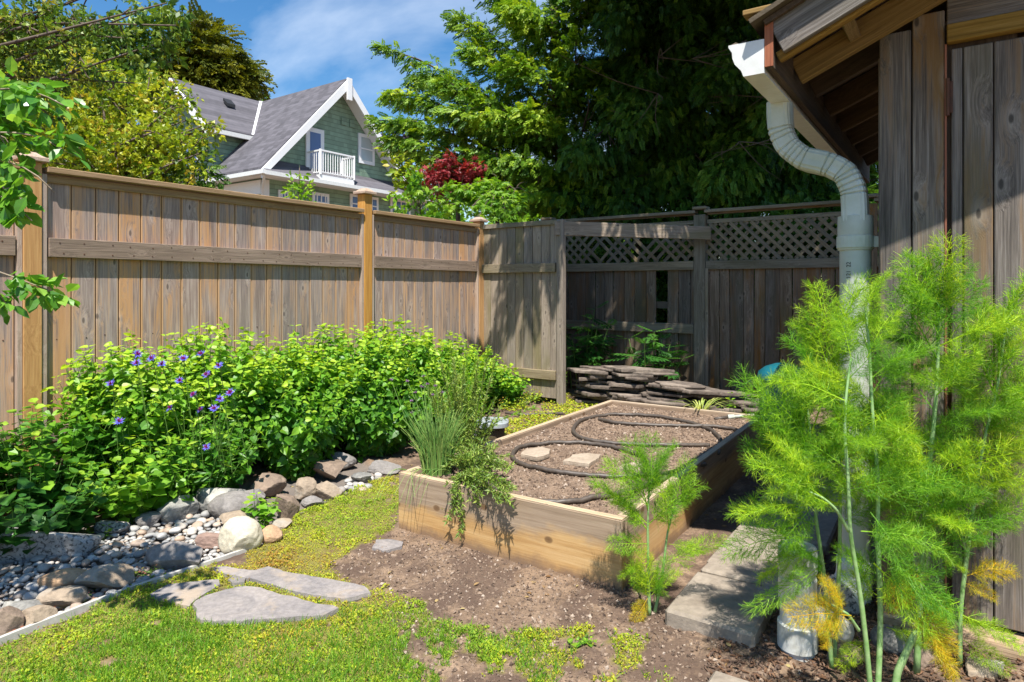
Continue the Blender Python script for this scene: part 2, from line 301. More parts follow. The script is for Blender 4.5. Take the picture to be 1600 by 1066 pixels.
# ---- house
def sidingmat(name, a, lap):
    m, nt = mat(name); T = NT(nt); g = T.n('ShaderNodeNewGeometry').outputs['Position']; s = T.n('ShaderNodeSeparateXYZ', Vector=g).outputs
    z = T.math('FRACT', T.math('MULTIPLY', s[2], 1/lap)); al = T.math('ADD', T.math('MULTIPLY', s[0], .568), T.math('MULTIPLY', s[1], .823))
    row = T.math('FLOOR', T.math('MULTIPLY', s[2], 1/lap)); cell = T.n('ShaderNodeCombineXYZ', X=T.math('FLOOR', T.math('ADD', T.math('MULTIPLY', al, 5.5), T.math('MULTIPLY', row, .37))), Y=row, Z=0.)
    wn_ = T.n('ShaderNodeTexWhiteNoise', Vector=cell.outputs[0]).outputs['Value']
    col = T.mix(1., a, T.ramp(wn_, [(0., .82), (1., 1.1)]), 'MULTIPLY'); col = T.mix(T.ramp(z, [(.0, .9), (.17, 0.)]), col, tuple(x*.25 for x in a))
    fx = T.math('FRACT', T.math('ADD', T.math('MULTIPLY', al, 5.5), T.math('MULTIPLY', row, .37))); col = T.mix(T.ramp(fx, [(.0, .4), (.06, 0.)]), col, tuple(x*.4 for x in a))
    T.out(T.bsdf(Base_Color=col, Roughness=.8, Normal=T.bump(z, .6, .03))); return m
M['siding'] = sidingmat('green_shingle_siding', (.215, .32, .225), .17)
M['roof'] = plain('asphalt_shingle', (.115, .107, .12), .9, scale=3, c2=(.08, .075, .085), bump=.2)
m = M['roof']; T = NT(m.node_tree); g = T.n('ShaderNodeNewGeometry').outputs['Position']; s = T.n('ShaderNodeSeparateXYZ', Vector=g).outputs
z = T.math('FRACT', T.math('MULTIPLY', s[2], 7.5)); row = T.math('FLOOR', T.math('MULTIPLY', s[2], 7.5)); al = T.math('ADD', s[0], T.math('MULTIPLY', s[1], -.6))
wn_ = T.n('ShaderNodeTexWhiteNoise', Vector=T.n('ShaderNodeCombineXYZ', X=T.math('FLOOR', T.math('ADD', T.math('MULTIPLY', al, 3.), T.math('MULTIPLY', row, .43))), Y=row, Z=0.).outputs[0]).outputs['Value']
bs = [n for n in m.node_tree.nodes if n.type == 'BSDF_PRINCIPLED'][0]; old = bs.inputs['Base Color'].links[0].from_socket
col = T.mix(1., old, T.ramp(wn_, [(0., .72), (1., 1.22)]), 'MULTIPLY'); col = T.mix(T.ramp(z, [(0., .55), (.16, 0.)]), col, (.04, .04, .045)); m.node_tree.links.new(col, bs.inputs['Base Color'])
m, nt = mat('window_glass'); T = NT(nt); T.out(T.bsdf(Base_Color=(.10, .15, .30), Roughness=.08)); M['glass'] = m
m, nt = mat('curtain_glass'); T = NT(nt); T.out(T.bsdf(Base_Color=(.40, .46, .46), Roughness=.12)); M['curtain'] = m

# ------------------------------------------------------------------ ground
LAWN = [gp(*p)[:2] for p in [(-700, 1290), (-100, 1060), (0, 1007), (190, 932), (362, 872), (400, 858), (430, 800), (480, 782), (560, 762), (600, 745), (640, 740), (632, 800), (600, 838), (545, 862), (500, 888), (560, 915), (600, 925), (690, 962), (745, 985), (790, 1005), (870, 992), (1000, 1003), (1090, 1030), (1130, 1066), (1180, 1130), (1300, 1500)]]+[np.array([1.5, .2]), np.array([-3., .2])]
GRAV = [gp(*p)[:2] for p in [(-500, 1190), (-100, 1052), (0, 1004), (190, 929), (362, 869), (420, 850), (470, 800), (560, 762), (600, 740), (560, 712), (440, 740), (330, 765), (200, 800), (80, 822), (-100, 850), (-400, 900)]]
BED0 = np.array([-.567, 3.21]); BU = np.array([.550, .835]); BV = np.array([.835, -.550]); BL = 2.5; BW = 1.2; BH = .278
def bedc(x, y): d = np.stack([x-BED0[0], y-BED0[1]], 1); return d@BU, d@BV
def cover(x, y):
    wx = x+.13*n2(x, y, 5, 3)+.05*n2(x, y, 30, 2); wy = y+.13*n2(x+9, y, 5, 3)+.05*n2(x+5, y, 30, 2)
    d = n2(x, y, 3.2, 3)+.6*n2(x, y, 13, 2)+.35*n2(x+2, y, 34, 2); far = (x > -.35) & (x+y > 1.75)
    m_ = (pip(wx, wy, LAWN) & (d > np.where(far, -.02, -.47))).astype(float); g_ = pip(x, y, GRAV).astype(float)
    return m_*(1-g_), g_
def ground_z(x, y):
    z = .018*n2(x, y, 1.1, 2)+.010*n2(x, y, 5, 3)
    dirt = .008*n2(x, y, 22, 3)+.006*n2(x+3, y, 60, 2)
    g_ = pip(x, y, GRAV); near = (np.abs(x) < 5) & (y < 9)
    z = z+np.where(near, dirt, 0)-np.where(g_, .03, 0); return z
def axis(lo, a, b, hi, st): return np.concatenate([lo+(a-lo)*(np.linspace(0, 1, 14)[:-1])**.35 if lo < a else [], np.arange(a, b, st), b+(hi-b)*np.linspace(0, 1, 14)**2.8])
xs = np.concatenate([-np.geomspace(900, 3.7, 14)[:-1], np.arange(-3.7, 3., .024), np.geomspace(3., 900, 14)])
ys = np.concatenate([[-300, -100, -30, -8, -2, 0, .7], np.arange(1.1, 8.2, .024), np.geomspace(8.2, 1200, 16)])
gx, gy = np.meshgrid(xs, ys); gx = gx.ravel(); gy = gy.ravel(); nx = len(xs); ny = len(ys)
gz = ground_z(gx, gy); cm, cg = cover(gx, gy)
bs_, bt_ = bedc(gx, gy); inbed = (bs_ > .03) & (bs_ < BL-.03) & (bt_ > .03) & (bt_ < BW-.03)
ii = (np.arange(ny-1)[:, None]*nx+np.arange(nx-1)[None]).ravel(); gq = np.stack([ii, ii+1, ii+nx+1, ii+nx], 1)
gme = mkmesh('ground', np.stack([gx, gy, gz], 1), gq, dict(moss=cm, grav=cg), True)
def soilnodes(T, vec, a, b, c):
    n1 = T.noise(vec, 6, 6, .65); n2_ = T.noise(vec, 70, 5, .7); n3 = T.noise(vec, 240, 2, .5)
    col = T.ramp(n1, [(.35, a), (.65, b)]); col = T.mix(.75, col, T.ramp(n2_, [(.3, .4), (.5, .95), (.70, 1.5)]), 'MULTIPLY'); col = T.mix(T.ramp(n3, [(.64, 0.), (.7, .6)]), col, c)
    return col, T.math('ADD', n2_, T.math('MULTIPLY', n3, .5))
m, nt = mat('ground_soil'); T = NT(nt); g = T.n('ShaderNodeNewGeometry').outputs['Position']
sc_, hh = soilnodes(T, g, (.13, .082, .050), (.27, .184, .120), (.42, .33, .24))
wet = T.ramp(T.noise(g, 3.1, 7, .7, .5), [(.46, 1.), (.54, 0.)]); sc_ = T.mix(T.math('MULTIPLY', wet, .72), sc_, (.075, .045, .032))
ms = T.ramp(T.noise(g, 9, 5, .6), [(.3, (.13, .13, .03)), (.5, (.19, .17, .03)), (.7, (.15, .09, .045))])
col = T.mix(T.math('MULTIPLY', T.attr('moss'), .9), sc_, ms); col = T.mix(T.math('MULTIPLY', T.attr('grav'), .8), col, (.16, .14, .125))
T.out(T.bsdf(Base_Color=col, Roughness=.95, Normal=T.bump(hh, .6, .01))); M['ground'] = m
tag(add('ground', gme, None, m), kind='structure')
m, nt = mat('bed_soil'); T = NT(nt); g = T.n('ShaderNodeNewGeometry').outputs['Position']
sc_, hh = soilnodes(T, g, (.165, .108, .070), (.26, .178, .120), (.42, .33, .24)); T.out(T.bsdf(Base_Color=sc_, Roughness=.95, Normal=T.bump(hh, .7, .01))); M['soil'] = m

def scatter(tv, tf, P, A, N, S, R, name, material, parent=None, smooth=False, rv=None, tr=0.):
    """place template (x width, y length, z normal) at P with axis A, normal N, scale S"""
    tv = np.asarray(tv, float); A = unit(A); Xd = unit(np.cross(A, N)); N = np.cross(Xd, A); S = np.asarray(S); S = S if S.ndim > 1 else S[:, None]*np.ones(3)
    T_ = tv[None]*S[:, None, :]; v = P[:, None]+T_[..., :1]*Xd[:, None]+T_[..., 1:2]*A[:, None]+T_[..., 2:3]*N[:, None]
    k = len(tv); n = len(P); off = (np.arange(n)*k)[:, None, None]
    fs = [(np.asarray(f)[None]+off).reshape(-1, np.asarray(f).shape[1]) for f in tf]
    rr = np.repeat(R, k)
    return add(name, mkmesh(name, v.reshape(-1, 3), fs, dict(rnd=rr, lc=v.reshape(-1, 3)), smooth), parent, material)
# leaf templates
LEAF = ([(0, 0, 0), (-.30, .35, .07), (-.24, .70, .05), (0, 1, -.05), (.24, .70, .05), (.30, .35, .07), (0, .5, -.03)], [[[0, 6, 1], [1, 6, 2], [2, 6, 3], [3, 6, 4], [4, 6, 5], [5, 6, 0]]])
HEART = ([(0, .05, 0), (-.22, 0, .04), (-.40, .18, .09), (-.36, .48, .07), (-.18, .80, .0), (0, 1, -.10), (.18, .80, .0), (.36, .48, .07), (.40, .18, .09), (.22, 0, .04), (0, .5, -.02)], [[[10, (i+1) % 10, i] for i in range(10)]])
NARROW = ([(0, 0, 0), (-.09, .4, .02), (0, 1, -.03), (.09, .4, .02)], [[[0, 3, 2, 1]]])
BLADE = ([(-.5, 0, 0), (.5, 0, 0), (.35, .55, .0), (-.35, .55, .0), (0, 1., .0)], [[[0, 1, 2, 3]], [[3, 2, 4]]])
def star():
    v = [(0, .15, 0)]; a = [-2.3, -1.35, -.65, 0, .65, 1.35, 2.3]; L = [.4, .75, .9, 1., .9, .75, .4]; o = []
    for i, (q, l) in enumerate(zip(a, L)):
        o.append((l*math.sin(q), .15+l*math.cos(q)*.85, -.1*l)); 
        if i < 6: b = (q+a[i+1])/2; o.append((.35*math.sin(b), .15+.35*math.cos(b), .03))
    v += o; n = len(o); return (v, [[[0, i+1, i] for i in range(1, n)]+[[0, 1, n]]])
STAR = star()
def spray(npair=8, ln=.32, w=.085, droop=.15):
    v = []; q = []
    for i in range(npair):
        t = (i+.5)/npair; l = ln*(1-.55*t); y = t*.85; z = -droop*t*t
        for sd in (-1, 1):
            k = len(v); dx = sd*l*.75; dy = l*.66; zz = RS.uniform(-.08, .06)
            v += [(0, y, z), (dx*.5-w*.4*sd*0, y+dy*.5+w, z+zz*.5), (dx, y+dy, z+zz-.03), (dx*.5+sd*w, y+dy*.5-w*.4, z+zz*.5)]; q.append([k, k+3, k+2, k+1] if sd > 0 else [k, k+1, k+2, k+3])
    k = len(v); v += [(-.01, 0, 0), (.01, 0, 0), (.006, 1, -droop), (-.006, 1, -droop)]; q.append([k, k+1, k+2, k+3]); return (v, [q])
SPRAY = spray()
def clump(n, ln, w):           # a few leaves round a twig
    v = []; f = []
    for i in range(n):
        a = RS.uniform(0, 6.28); t = RS.uniform(0, .8); d = np.array([math.cos(a), .5+RS.uniform(-.2, .5), math.sin(a)*.7]); d /= np.linalg.norm(d); s = unit(np.cross(d, RS.normal(size=3)))
        b = np.array([0, t, 0]); l = ln*RS.uniform(.7, 1.2); k = len(v); v += [b, b+d*l*.45-s*w, b+d*l, b+d*l*.45+s*w]; f.append([k, k+1, k+2, k+3])
    return (v, [f])
CLUMP = clump(9, .55, .13)

def bez(p, n):
    p = np.asarray(p, float); 
    if len(p) == 2: return p[0]+(p[1]-p[0])*np.linspace(0, 1, n)[:, None]
    d = np.concatenate([[0], np.cumsum(np.linalg.norm(np.diff(p, axis=0), axis=1))]); t = np.linspace(0, d[-1], n)
    o = np.stack([np.interp(t, d, p[:, k]) for k in range(3)], 1)
    for _ in range(max(2, n//8)): o[1:-1] = (o[:-2]+2*o[1:-1]+o[2:])/4
    return o
def boughs(name, bl, tmpl, material, size, dens, parent, droop=.3, flat=.6, wood_mat=None, wname='branch', wr=.02, up=.6, along=.5, twig=True, tp=.8):
    """bl: list of (points, radius); leaf clusters around each curve"""
    P = []; A = []; N = []; S = []; R = []; wb = MB()
    for pts, rad in bl:
        c = bez(pts, 24); L = np.linalg.norm(np.diff(c, axis=0), axis=1).sum(); n = int(dens*L*max(rad, .1)*(rad/.3+.5))
        if n < 1: continue
        t = RS.uniform(0, 1, n)**tp*23; i = np.minimum(t.astype(int), 22); f = (t-i)[:, None]; b = c[i]*(1-f)+c[i+1]*f; tg = unit(c[i+1]-c[i])
        tw = unit(RS.normal(size=(n, 3))); rr = rad*(RS.uniform(0, 1, n)**.6)*(.45+.75*np.sin(np.clip(t/23, 0, 1)*2.9+.1)); o = tw*rr[:, None]; o[:, 2] *= flat; o[:, 2] -= droop*rr*.6
        # clumping: thin out where a noise field is low
        p = b+o; k = fbm(p, 1.6/max(rad, .15)*.5, 2); keep = k > -.28; p, tg, o, rr = p[keep], tg[keep], o[keep], rr[keep]; n = len(p)
        a = tg*along+unit(o)*.8+RS.normal(size=(n, 3))*.35; a[:, 2] -= droop
        nn = np.tile([0, 0, up], (n, 1))+RS.normal(size=(n, 3))*.45+unit(o)*.3
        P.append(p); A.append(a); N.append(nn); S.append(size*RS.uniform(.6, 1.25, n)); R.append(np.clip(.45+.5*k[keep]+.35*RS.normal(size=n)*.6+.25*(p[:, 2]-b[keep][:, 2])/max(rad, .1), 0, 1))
        wb.tube(c, np.linspace(wr, wr*.25, 24), 5)
        if twig:
            for q in range(int(L*5)):
                j = RS.randint(2, 22); e = c[j]+unit(RS.normal(size=3)+np.array([0, 0, -.3]))*rad*.8; wb.tube(bez([c[j], (c[j]+e)/2+RS.normal(size=3)*.03, e], 5), np.linspace(wr*.4, wr*.12, 5), 4, cap=False)
    o = scatter(tmpl[0], tmpl[1], np.concatenate(P), np.concatenate(A), np.concatenate(N), np.concatenate(S), np.concatenate(R), name, material, parent)
    if wood_mat: wb.build(wname, wood_mat, parent, True)
    return o

exec_order = []
# ------------------------------------------------------------------ left fence
FO = np.array([-2.72, 3.75])
def Fp(s, n, z): p = FO+s*U+n*V; return np.array([p[0], p[1], z])
FAX = (U3, V3, Z3)
fence = empty('board_fence', Fp(1, 0, 0), 'tall sunlit cedar board fence with brown top cap and golden posts behind the leafy bushes', 'fence')
def bay(s0, s1, ztop=1.865):
    b = MB(); g = MB(); w = .133; n = max(1, round((s1-s0)/w)); w = (s1-s0)/n
    for i in range(n):
        s = s0+(i+.5)*w; b.box(Fp(s, RS.uniform(-.001, .001), ztop/2+.01), (w-.0065, .018, ztop-.04), FAX)
    g.box(Fp((s0+s1)/2, -.012, ztop/2), (s1-s0, .010, ztop-.08), FAX, r=.6)
    b.build('board_panel', M['fence'], fence, bev=.002); g.build('panel_backing', M['groove'], fence)
    MB().box(Fp((s0+s1)/2, .0275, 1.435), (s1-s0-.01, .035, .112), FAX).build('rail', M['rail'], fence, bev=.003)
    nb = MB()
    for i in range(n):
        for dz in (-.03, .028): nb.box(Fp(s0+(i+.5)*w+RS.uniform(-.02, .02), .0455, 1.435+dz+RS.uniform(-.006, .006)), (.007, .002, .007), FAX)
        nb.box(Fp(s0+(i+.5)*w+RS.uniform(-.02, .02), .0098, .9+RS.uniform(-.01, .01)), (.006, .002, .006), FAX)
    nb.build('nail_heads', M['metal'], fence)
    MB().box(Fp((s0+s1)/2, .0275, .35), (s1-s0-.01, .035, .09), FAX).build('rail', M['rail'], fence, bev=.003)
    MB().box(Fp((s0+s1)/2, .019, 1.835), (s1-s0, .018, .045), FAX).build('top_rail', M['cap'], fence, bev=.002)
    MB().box(Fp((s0+s1)/2, .012, 1.882), (s1-s0+.02, .115, .034), FAX).build('top_cap', M['cap'], fence, bev=.004)
def post(s, zt):
    MB().box(Fp(s, .0, zt/2), (.092, .095, zt), FAX).build('post', M['post'], fence, bev=.004)
    for d in (-1, 1): MB().box(Fp(s+d*.060, .0, 1.86/2), (.026, .078, 1.858), FAX).build('post_trim', M['trim'], fence, bev=.002)
    c = MB(); c.box(Fp(s, 0, zt+.014), (.15, .15, .026), FAX)
    P = [Fp(s+a*.062, b*.062, zt+.0275) for a, b in ((-1, -1), (1, -1), (1, 1), (-1, 1))]; c._add(P+[Fp(s+a*.03, b*.03, zt+.055) for a, b in ((-1, -1), (1, -1), (1, 1), (-1, 1))], [[0, 1, 5, 4], [1, 2, 6, 5], [2, 3, 7, 6], [3, 0, 4, 7], [4, 5, 6, 7]])
    c.build('post_cap', M['trim'], fence, bev=.004)
SP = [-5.16, -2.61, -.073, 2.467, 4.14, 5.72]
for i, s in enumerate(SP):
    if i < 5: post(s, (1.93, 1.93, 1.92, 2.035, 1.93)[i])
    if i < 5: bay(s+.075, SP[i+1]-.075)

# ------------------------------------------------------------------ gate-like screen panel at the fence corner
QO = np.array([-.343, 7.19])
def Qp(t, n, z): p = QO+t*V-n*U; return np.array([p[0], p[1], z])
QAX = (V3, -U3, Z3)
gate = empty('screen_panel', Qp(.5, 0, 0), 'grey dappled board panel standing between the golden corner post and the lattice fence', 'fence panel')
b = MB(); n = 9; w = .98/n
for i in range(n): b.box(Qp(.03+(i+.5)*w, RS.uniform(-.002, .002), .96), (w-.006, .02, 1.80), QAX)
b.build('board_panel', M['gate'], gate, bev=.002)
MB().box(Qp(.5, -.018, .96), (.96, .012, 1.7), QAX, r=.1).build('panel_backing', M['old'], gate)
MB().box(Qp(.5, .028, 1.41), (.96, .034, .095), QAX).build('rail', M['oldrail'], gate, bev=.003)
MB().box(Qp(.5, .028, .3), (.96, .034, .095), QAX).build('rail', M['oldrail'], gate, bev=.003)
MB().box(Qp(.5, .012, 1.875), (1.0, .05, .05), QAX).build('top_rail', M['oldrail'], gate, bev=.003)
MB().box(Qp(1.035, 0.01, .95), (.075, .07, 1.90), QAX).build('post', M['gate'], gate, bev=.004)

# ------------------------------------------------------------------ back lattice fence
BO = np.array([2.14, 7.3])
def Bp(t, n, z): p = BO+t*V-n*U; return np.array([p[0], p[1], z])
back = empty('lattice_fence', Bp(0, 0, 0), 'old grey wooden fence with a diagonal lattice top at the back of the garden', 'fence')
def oldbay(t0, t1, holes=()):
    b = MB(); t = t0
    while t < t1-.03:
        w = min(RS.uniform(.11, .15), t1-t); 
        if not any(h[0] < t+w/2 < h[1] for h in holes):
            zt = 1.43-RS.uniform(0, .008); ti = RS.uniform(-.008, .008); b.box(Bp(t+w/2, RS.uniform(-.004, .006), zt/2), (w-RS.uniform(.004, .009), .02, zt), (unit(V3), -U3, Z3+V3*ti))
        else:
            b.box(Bp(t+w/2+.02, .0, .38), (w-.02, .02, .76), QAX)
        t += w
    b.build('board_panel', M['old'], back, bev=.002)
    MB().box(Bp((t0+t1)/2, -.04, 1.0), (t1-t0, .03, .08), QAX).build('back_rail', M['old'], back)
def lattice(t0, t1, z0, z1, sp, miss=(), name='lattice'):
    for k, (sg, nn) in enumerate(((1, .012), (-1, .020))):
        m_ = MB(); c = t0-(z1-z0) if sg > 0 else t0; e = t1 if sg > 0 else t1+(z1-z0); i = 0
        while c < e:
            a = []; # line t = c + sg*(z-z0)
            za, zb = z0, z1
            if sg > 0: za = max(z0, z0+(t0-c)); zb = min(z1, z0+(t1-c))
            else: za = max(z0, z0+(c-t1)); zb = min(z1, z0+(c-t0))
            if zb-za > .03 and not ((k, i) in miss):
                ta = c+sg*(za-z0); tb = c+sg*(zb-z0); j = RS.uniform(-.004, .004); m_.beam(Bp(ta+j, nn, za), Bp(tb, nn, zb), .038, .0075, up=-U3)
            c += sp; i += 1
        m_.build(name, M['lattice'], back)
oldbay(-1.97, -.07, ((-.50, -.38),)); oldbay(.07, 1.62); oldbay(1.74, 3.6)
for (a, b2) in ((-1.97, -.07), (.07, 1.62), (1.74, 3.6)):
    MB().box(Bp((a+b2)/2, .028, 1.455), (b2-a, .045, .10), QAX).build('rail', M['oldrail'], back, bev=.003)
    if a < 0: MB().box(Bp((a+b2)/2, .028, .735), (b2-a, .045, .11), QAX).build('rail', M['oldrail'], back, bev=.003)
    MB().box(Bp((a+b2)/2, .0, 1.945), (b2-a, .04, .045), QAX).build('top_rail', M['oldrail'], back, bev=.003)
    MB().box(Bp((a+b2)/2, .0, 2.062), (b2-a+.04, .11, .035), QAX).build('top_cap', M['oldrail'], back, bev=.004)
    MB().box(Bp((a+b2)/2, -.02, 2.036), (b2-a-.0, .04, .018), QAX).build('cap_strip', M['old'], back)
lattice(-1.97, -.07, 1.507, 1.92, .122, ((0, 8), (0, 12), (1, 7), (1, 13)))
lattice(.07, 1.62, 1.507, 1.92, .112); lattice(1.74, 3.6, 1.507, 1.92, .112)
for t in (-2.02, 0., 1.68, 3.65):
    MB().box(Bp(t, .0, 1.01), (.13, .12, 2.03), QAX).build('post', M['old' if t > 1 else 'oldrail'], back, bev=.005)
    MB().box(Bp(t, .0, 2.10), (.16, .15, .035), QAX).build('post_cap', M['oldrail'], back, bev=.008)
MB().box(Bp(.085, .055, .72), (.03, .02, 1.40), QAX).build('post_trim', M['gate'], back)
bm_ = MB(); bm_.beam(Qp(1.0, .075, 1.808), Bp(.13, .088, 1.808), .035, .145, up=Z3); tag(bm_.build('cross_beam', M['gate'], None, bev=.003), 'long grey plank nailed level from the board panel across the lattice to the post', 'beam')

# ------------------------------------------------------------------ shed
CO = np.array([1.355, 2.374])
def Sp(a, n, z): p = CO+a*V-n*U; return np.array([p[0], p[1], z])
SAX = (V3, -U3, Z3); AE = -.300; GG = .385; SL = .45; LEN = 2.6
shed = empty('garden_shed', Sp(0, 0, 0), 'grey weathered wooden shed with an overhanging roof at the right of the garden', 'shed')
def zr(a): return 1.985+SL*(a-AE)
b = MB(); edges = [(0, .098), (.103, .198)]
for a0, a1 in edges:
    am = (a0+a1)/2; p = [Sp(a0, .0, .05), Sp(a1, .0, .05), Sp(a1, .0, zr(a1)-.02), Sp(a0, .0, zr(a0)-.02)]; L = MB()
    zc = (zr(am))/2+.02; b.box(Sp(am, 0, zc), (a1-a0, .022, zr(a0)-.05), SAX)
b.box(Sp(.0045, -.06, 1.05), (.02, .10, 2.0), SAX)
b.build('wall_boards', M['shed'], shed, bev=.003)
b = MB(); b.box(Sp(.2, -.022, 1.1), (.40, .016, 2.05), SAX, r=.1); b.build('wall_backing', M['darkt'], shed)
# batten with red edge beside the door
MB().box(Sp(.2015, -.001, 1.05), (.006, .03, 2.0), SAX).build('door_jamb', M['red'], shed)
door = MB(); x = .216
for w in (.035, .085, .118, .118, .118, .118, .10):
    door.box(Sp(x+w/2, -.006, 1.045), (w-.004, .02, 1.975), SAX); x += w
dr = door.build('door', M['shed'], shed, bev=.003)
MB().box(Sp(.55, -.022, 1.05), (.68, .012, 1.95), SAX).build('door_backing', M['darkt'], dr)
hg = MB(); hg.tube([Sp(.207, .012, 1.80), Sp(.207, .012, 1.93)], .007, 8); hg.box(Sp(.207, .006, 1.865), (.03, .004, .11), SAX); hg.build('hinge', M['metal'], dr)
hg = MB(); hg.tube([Sp(.207, .012, .30), Sp(.207, .012, .43)], .007, 8); hg.box(Sp(.207, .006, .365), (.03, .004, .11), SAX); hg.build('hinge', M['metal'], dr)
MB().box(Sp(.575, .012, 2.082), (.74, .04, .062), SAX).build('door_lintel', M['beamw'], shed, bev=.003)
MB().box(Sp(.575, .0, 2.19), (.74, .022, .15), SAX).build('header_board', M['shed'], shed, bev=.003)
b = MB()
for i in range(10): b.box(Sp(.96+.12*(i+.5), 0, 1.2), (.115, .022, 2.3), SAX)
b.box(Sp(.575, 0, 2.40), (.74, .022, .25), SAX); b.box(Sp(1.5, 0, 2.45), (1.2, .02, .3), SAX)
b.build('wall_boards', M['shed'], shed, bev=.003)
b = MB()
for i in range(18): b.box(Sp(.0, -.13-.135*(i+.5), 1.02), (.02, .13, 1.98), SAX)
b.build('side_wall', M['shed'], shed)
MB().box(Sp(1.05, -2.55, 1.2), (2.1, .02, 2.3), SAX).build('back_wall', M['shed'], shed)
s_ = MB(); s_.box(Sp(.75, .03, .018), (1.5, .12, .055), SAX, jit=.006); s_.build('sill', M['sill'], shed, bev=.008)
# roof
b = MB()
for k in range(14):
    a0 = AE-.02+k*.142; am = a0+.07; th = math.atan(SL); ax = (V3*math.cos(th)+Z3*math.sin(th), -U3, Z3*math.cos(th)-V3*math.sin(th))
    b.box(Sp(am, (GG+.02-LEN)/2, zr(am)+.135), (.138, GG+.02+LEN, .018), ax)
b.build('roof_boards', M['darkt'], shed)
RID = AE-.02+14*.142
th = math.atan(SL); axr = (V3*math.cos(th)+Z3*math.sin(th), -U3, Z3*math.cos(th)-V3*math.sin(th)); am = (AE-.05+RID)/2
MB().box(Sp(am, (GG+.05-LEN)/2, zr(am)+.157), ((RID-AE+.06)/math.cos(th), GG+.05+LEN, .016), axr).build('roof_covering', M['debris'], shed)
axl = (V3*math.cos(th)-Z3*math.sin(th), -U3, Z3*math.cos(th)+V3*math.sin(th)); MB().box(Sp(RID+.95, (GG+.05-LEN)/2, zr(RID)+.157-.95*SL), (1.9/math.cos(th), GG+.05+LEN, .016), axl).build('roof_covering', M['debris'], shed)
def rafter(n, w, h, zo, mt, name, a0=AE+.02, a1=RID):
    m_ = MB(); L = (a1-a0)/math.cos(th); am = (a0+a1)/2; m_.box(Sp(am, n, zr(am)+zo+h/2/math.cos(th)*1.0), (L, w, h), axr); return m_.build(name, M[mt], shed, bev=.003)
rafter(GG-.012, .024, .125, .0, 'shed', 'barge_board'); rafter(GG-.045, .036, .035, -.010, 'beamw', 'barge_trim')
rafter(.035, .036, .10, -.012, 'beamw', 'rafter')
for k in range(6): rafter(-.28-.38*k, .036, .10, .012, 'darkt', 'rafter', a1=1.0)
for a in (-.09, .22, .6): m_ = MB(); m_.box(Sp(a, (GG-.06+.055)/2, zr(a)+.075), (.04, GG-.10, .085), axr); m_.build('lookout', M['beamw'], shed, bev=.003)
MB().box(Sp(AE, (GG-LEN)/2, 2.035), (.026, GG+LEN, .15), SAX).build('fascia', M['darkt'], shed, bev=.002)
MB().box(Sp(AE-.0005, GG+.003, 2.04), (.028, .006, .15), SAX).build('fascia_end', M['red'], shed)
MB().box(Sp(AE-.03, GG+.01, 2.155), (.10, .06, .018), SAX).build('drip_board', M['beamw'], shed, bev=.002)
# gutter
GZ = 1.945; prof = [(0, .118), (0, 0), (-.070, 0), (-.078, .022), (-.100, .048), (-.108, .070), (-.110, .092), (-.122, .112), (-.122, .120)]
gut = empty('rain_gutter', Sp(AE-.06, GG, GZ), 'white rain gutter with leaf debris along the shed eave', 'gutter')
m_ = MB(); n0, n1 = GG, -LEN; a_ = AE-.016
P = [Sp(a_+p[0], n0, GZ+p[1]) for p in prof]+[Sp(a_+p[0], n1, GZ+p[1]) for p in prof]; k = len(prof)
m_._add(P, [[i, i+1, k+i+1, k+i] for i in range(k-1)]); o = m_.build('trough', M['gutterw'], gut); sd = o.modifiers.new('s', 'SOLIDIFY'); sd.thickness = .002
m_ = MB(); m_.prism([Sp(a_+p[0], n0+.001, GZ+p[1]) for p in prof[::-1]], -U3*.004); m_.build('end_cap', M['gutterw'], gut)
m_ = MB(); 
for i in range(260):
    a = RS.uniform(-.118, -.004); nn = GG-.01-abs(RS.normal())*.5; m_.box(Sp(a_+a, nn, GZ+.114+RS.uniform(0, .014)), RS.uniform(.006, .024, 3), (unit(RS.normal(size=3)), unit(RS.normal(size=3)), unit(RS.normal(size=3))))
m_.box(Sp(a_-.058, -.5, GZ+.095), (.10, 1.7, .03), SAX); m_.build('leaf_debris', M['debris'], gut)
# downspout: corrugated offset
DSO = 0
ds = empty('downspout', Sp(-.09, -.07, 0), 'pale green-grey curved corrugated downspout running down into a straight pipe beside the shed', 'downspout')
c0 = Sp(AE-.062, -.07, 0)[:2]; c1 = Sp(-.088, -.07, 0)[:2]
def dsp(f, z): p = c0+(c1-c0)*f; return np.array([p[0], p[1], z])
key = [dsp(0, 1.955), dsp(0, 1.90), dsp(.02, 1.835), dsp(.12, 1.77), dsp(.34, 1.715), dsp(.66, 1.685), dsp(.88, 1.645), dsp(.985, 1.575), dsp(1, 1.50), dsp(1, 1.455)]
kp = np.array(key); n = 140; cc = bez(kp, n)
zf = np.linspace(0, 1, n); rad = np.full(n, 1.); inb = ((zf > .16) & (zf < .44)) | ((zf > .56) & (zf < .86)); ph = np.mod(zf*30, 1); rad = np.where(inb, 1-.11*(ph < .20), 1.)
a = np.linspace(0, 2*np.pi, 28, endpoint=False); sq = np.stack([np.sign(np.cos(a))*np.abs(np.cos(a))**.45*.046, np.sign(np.sin(a))*np.abs(np.sin(a))**.45*.058], 1)*(1-.04*(np.arange(28) % 2))[:, None]
MB().tube(cc, rad, prof=sq, ref=-U3).build('elbow', M['down'], ds, False)
PX = dsp(1, 0)
MB().tube([PX+Z3*z for z in (.0, 1.40)], .055, 28).build('pipe', M['pvc'], ds, True, autos=True)
MB().tube([PX+Z3*z for z in (1.345, 1.35, 1.455, 1.475, 1.478)], [.060, .062, .062, .061, .05], 28).build('coupling', M['pvc'], ds, True, autos=True)
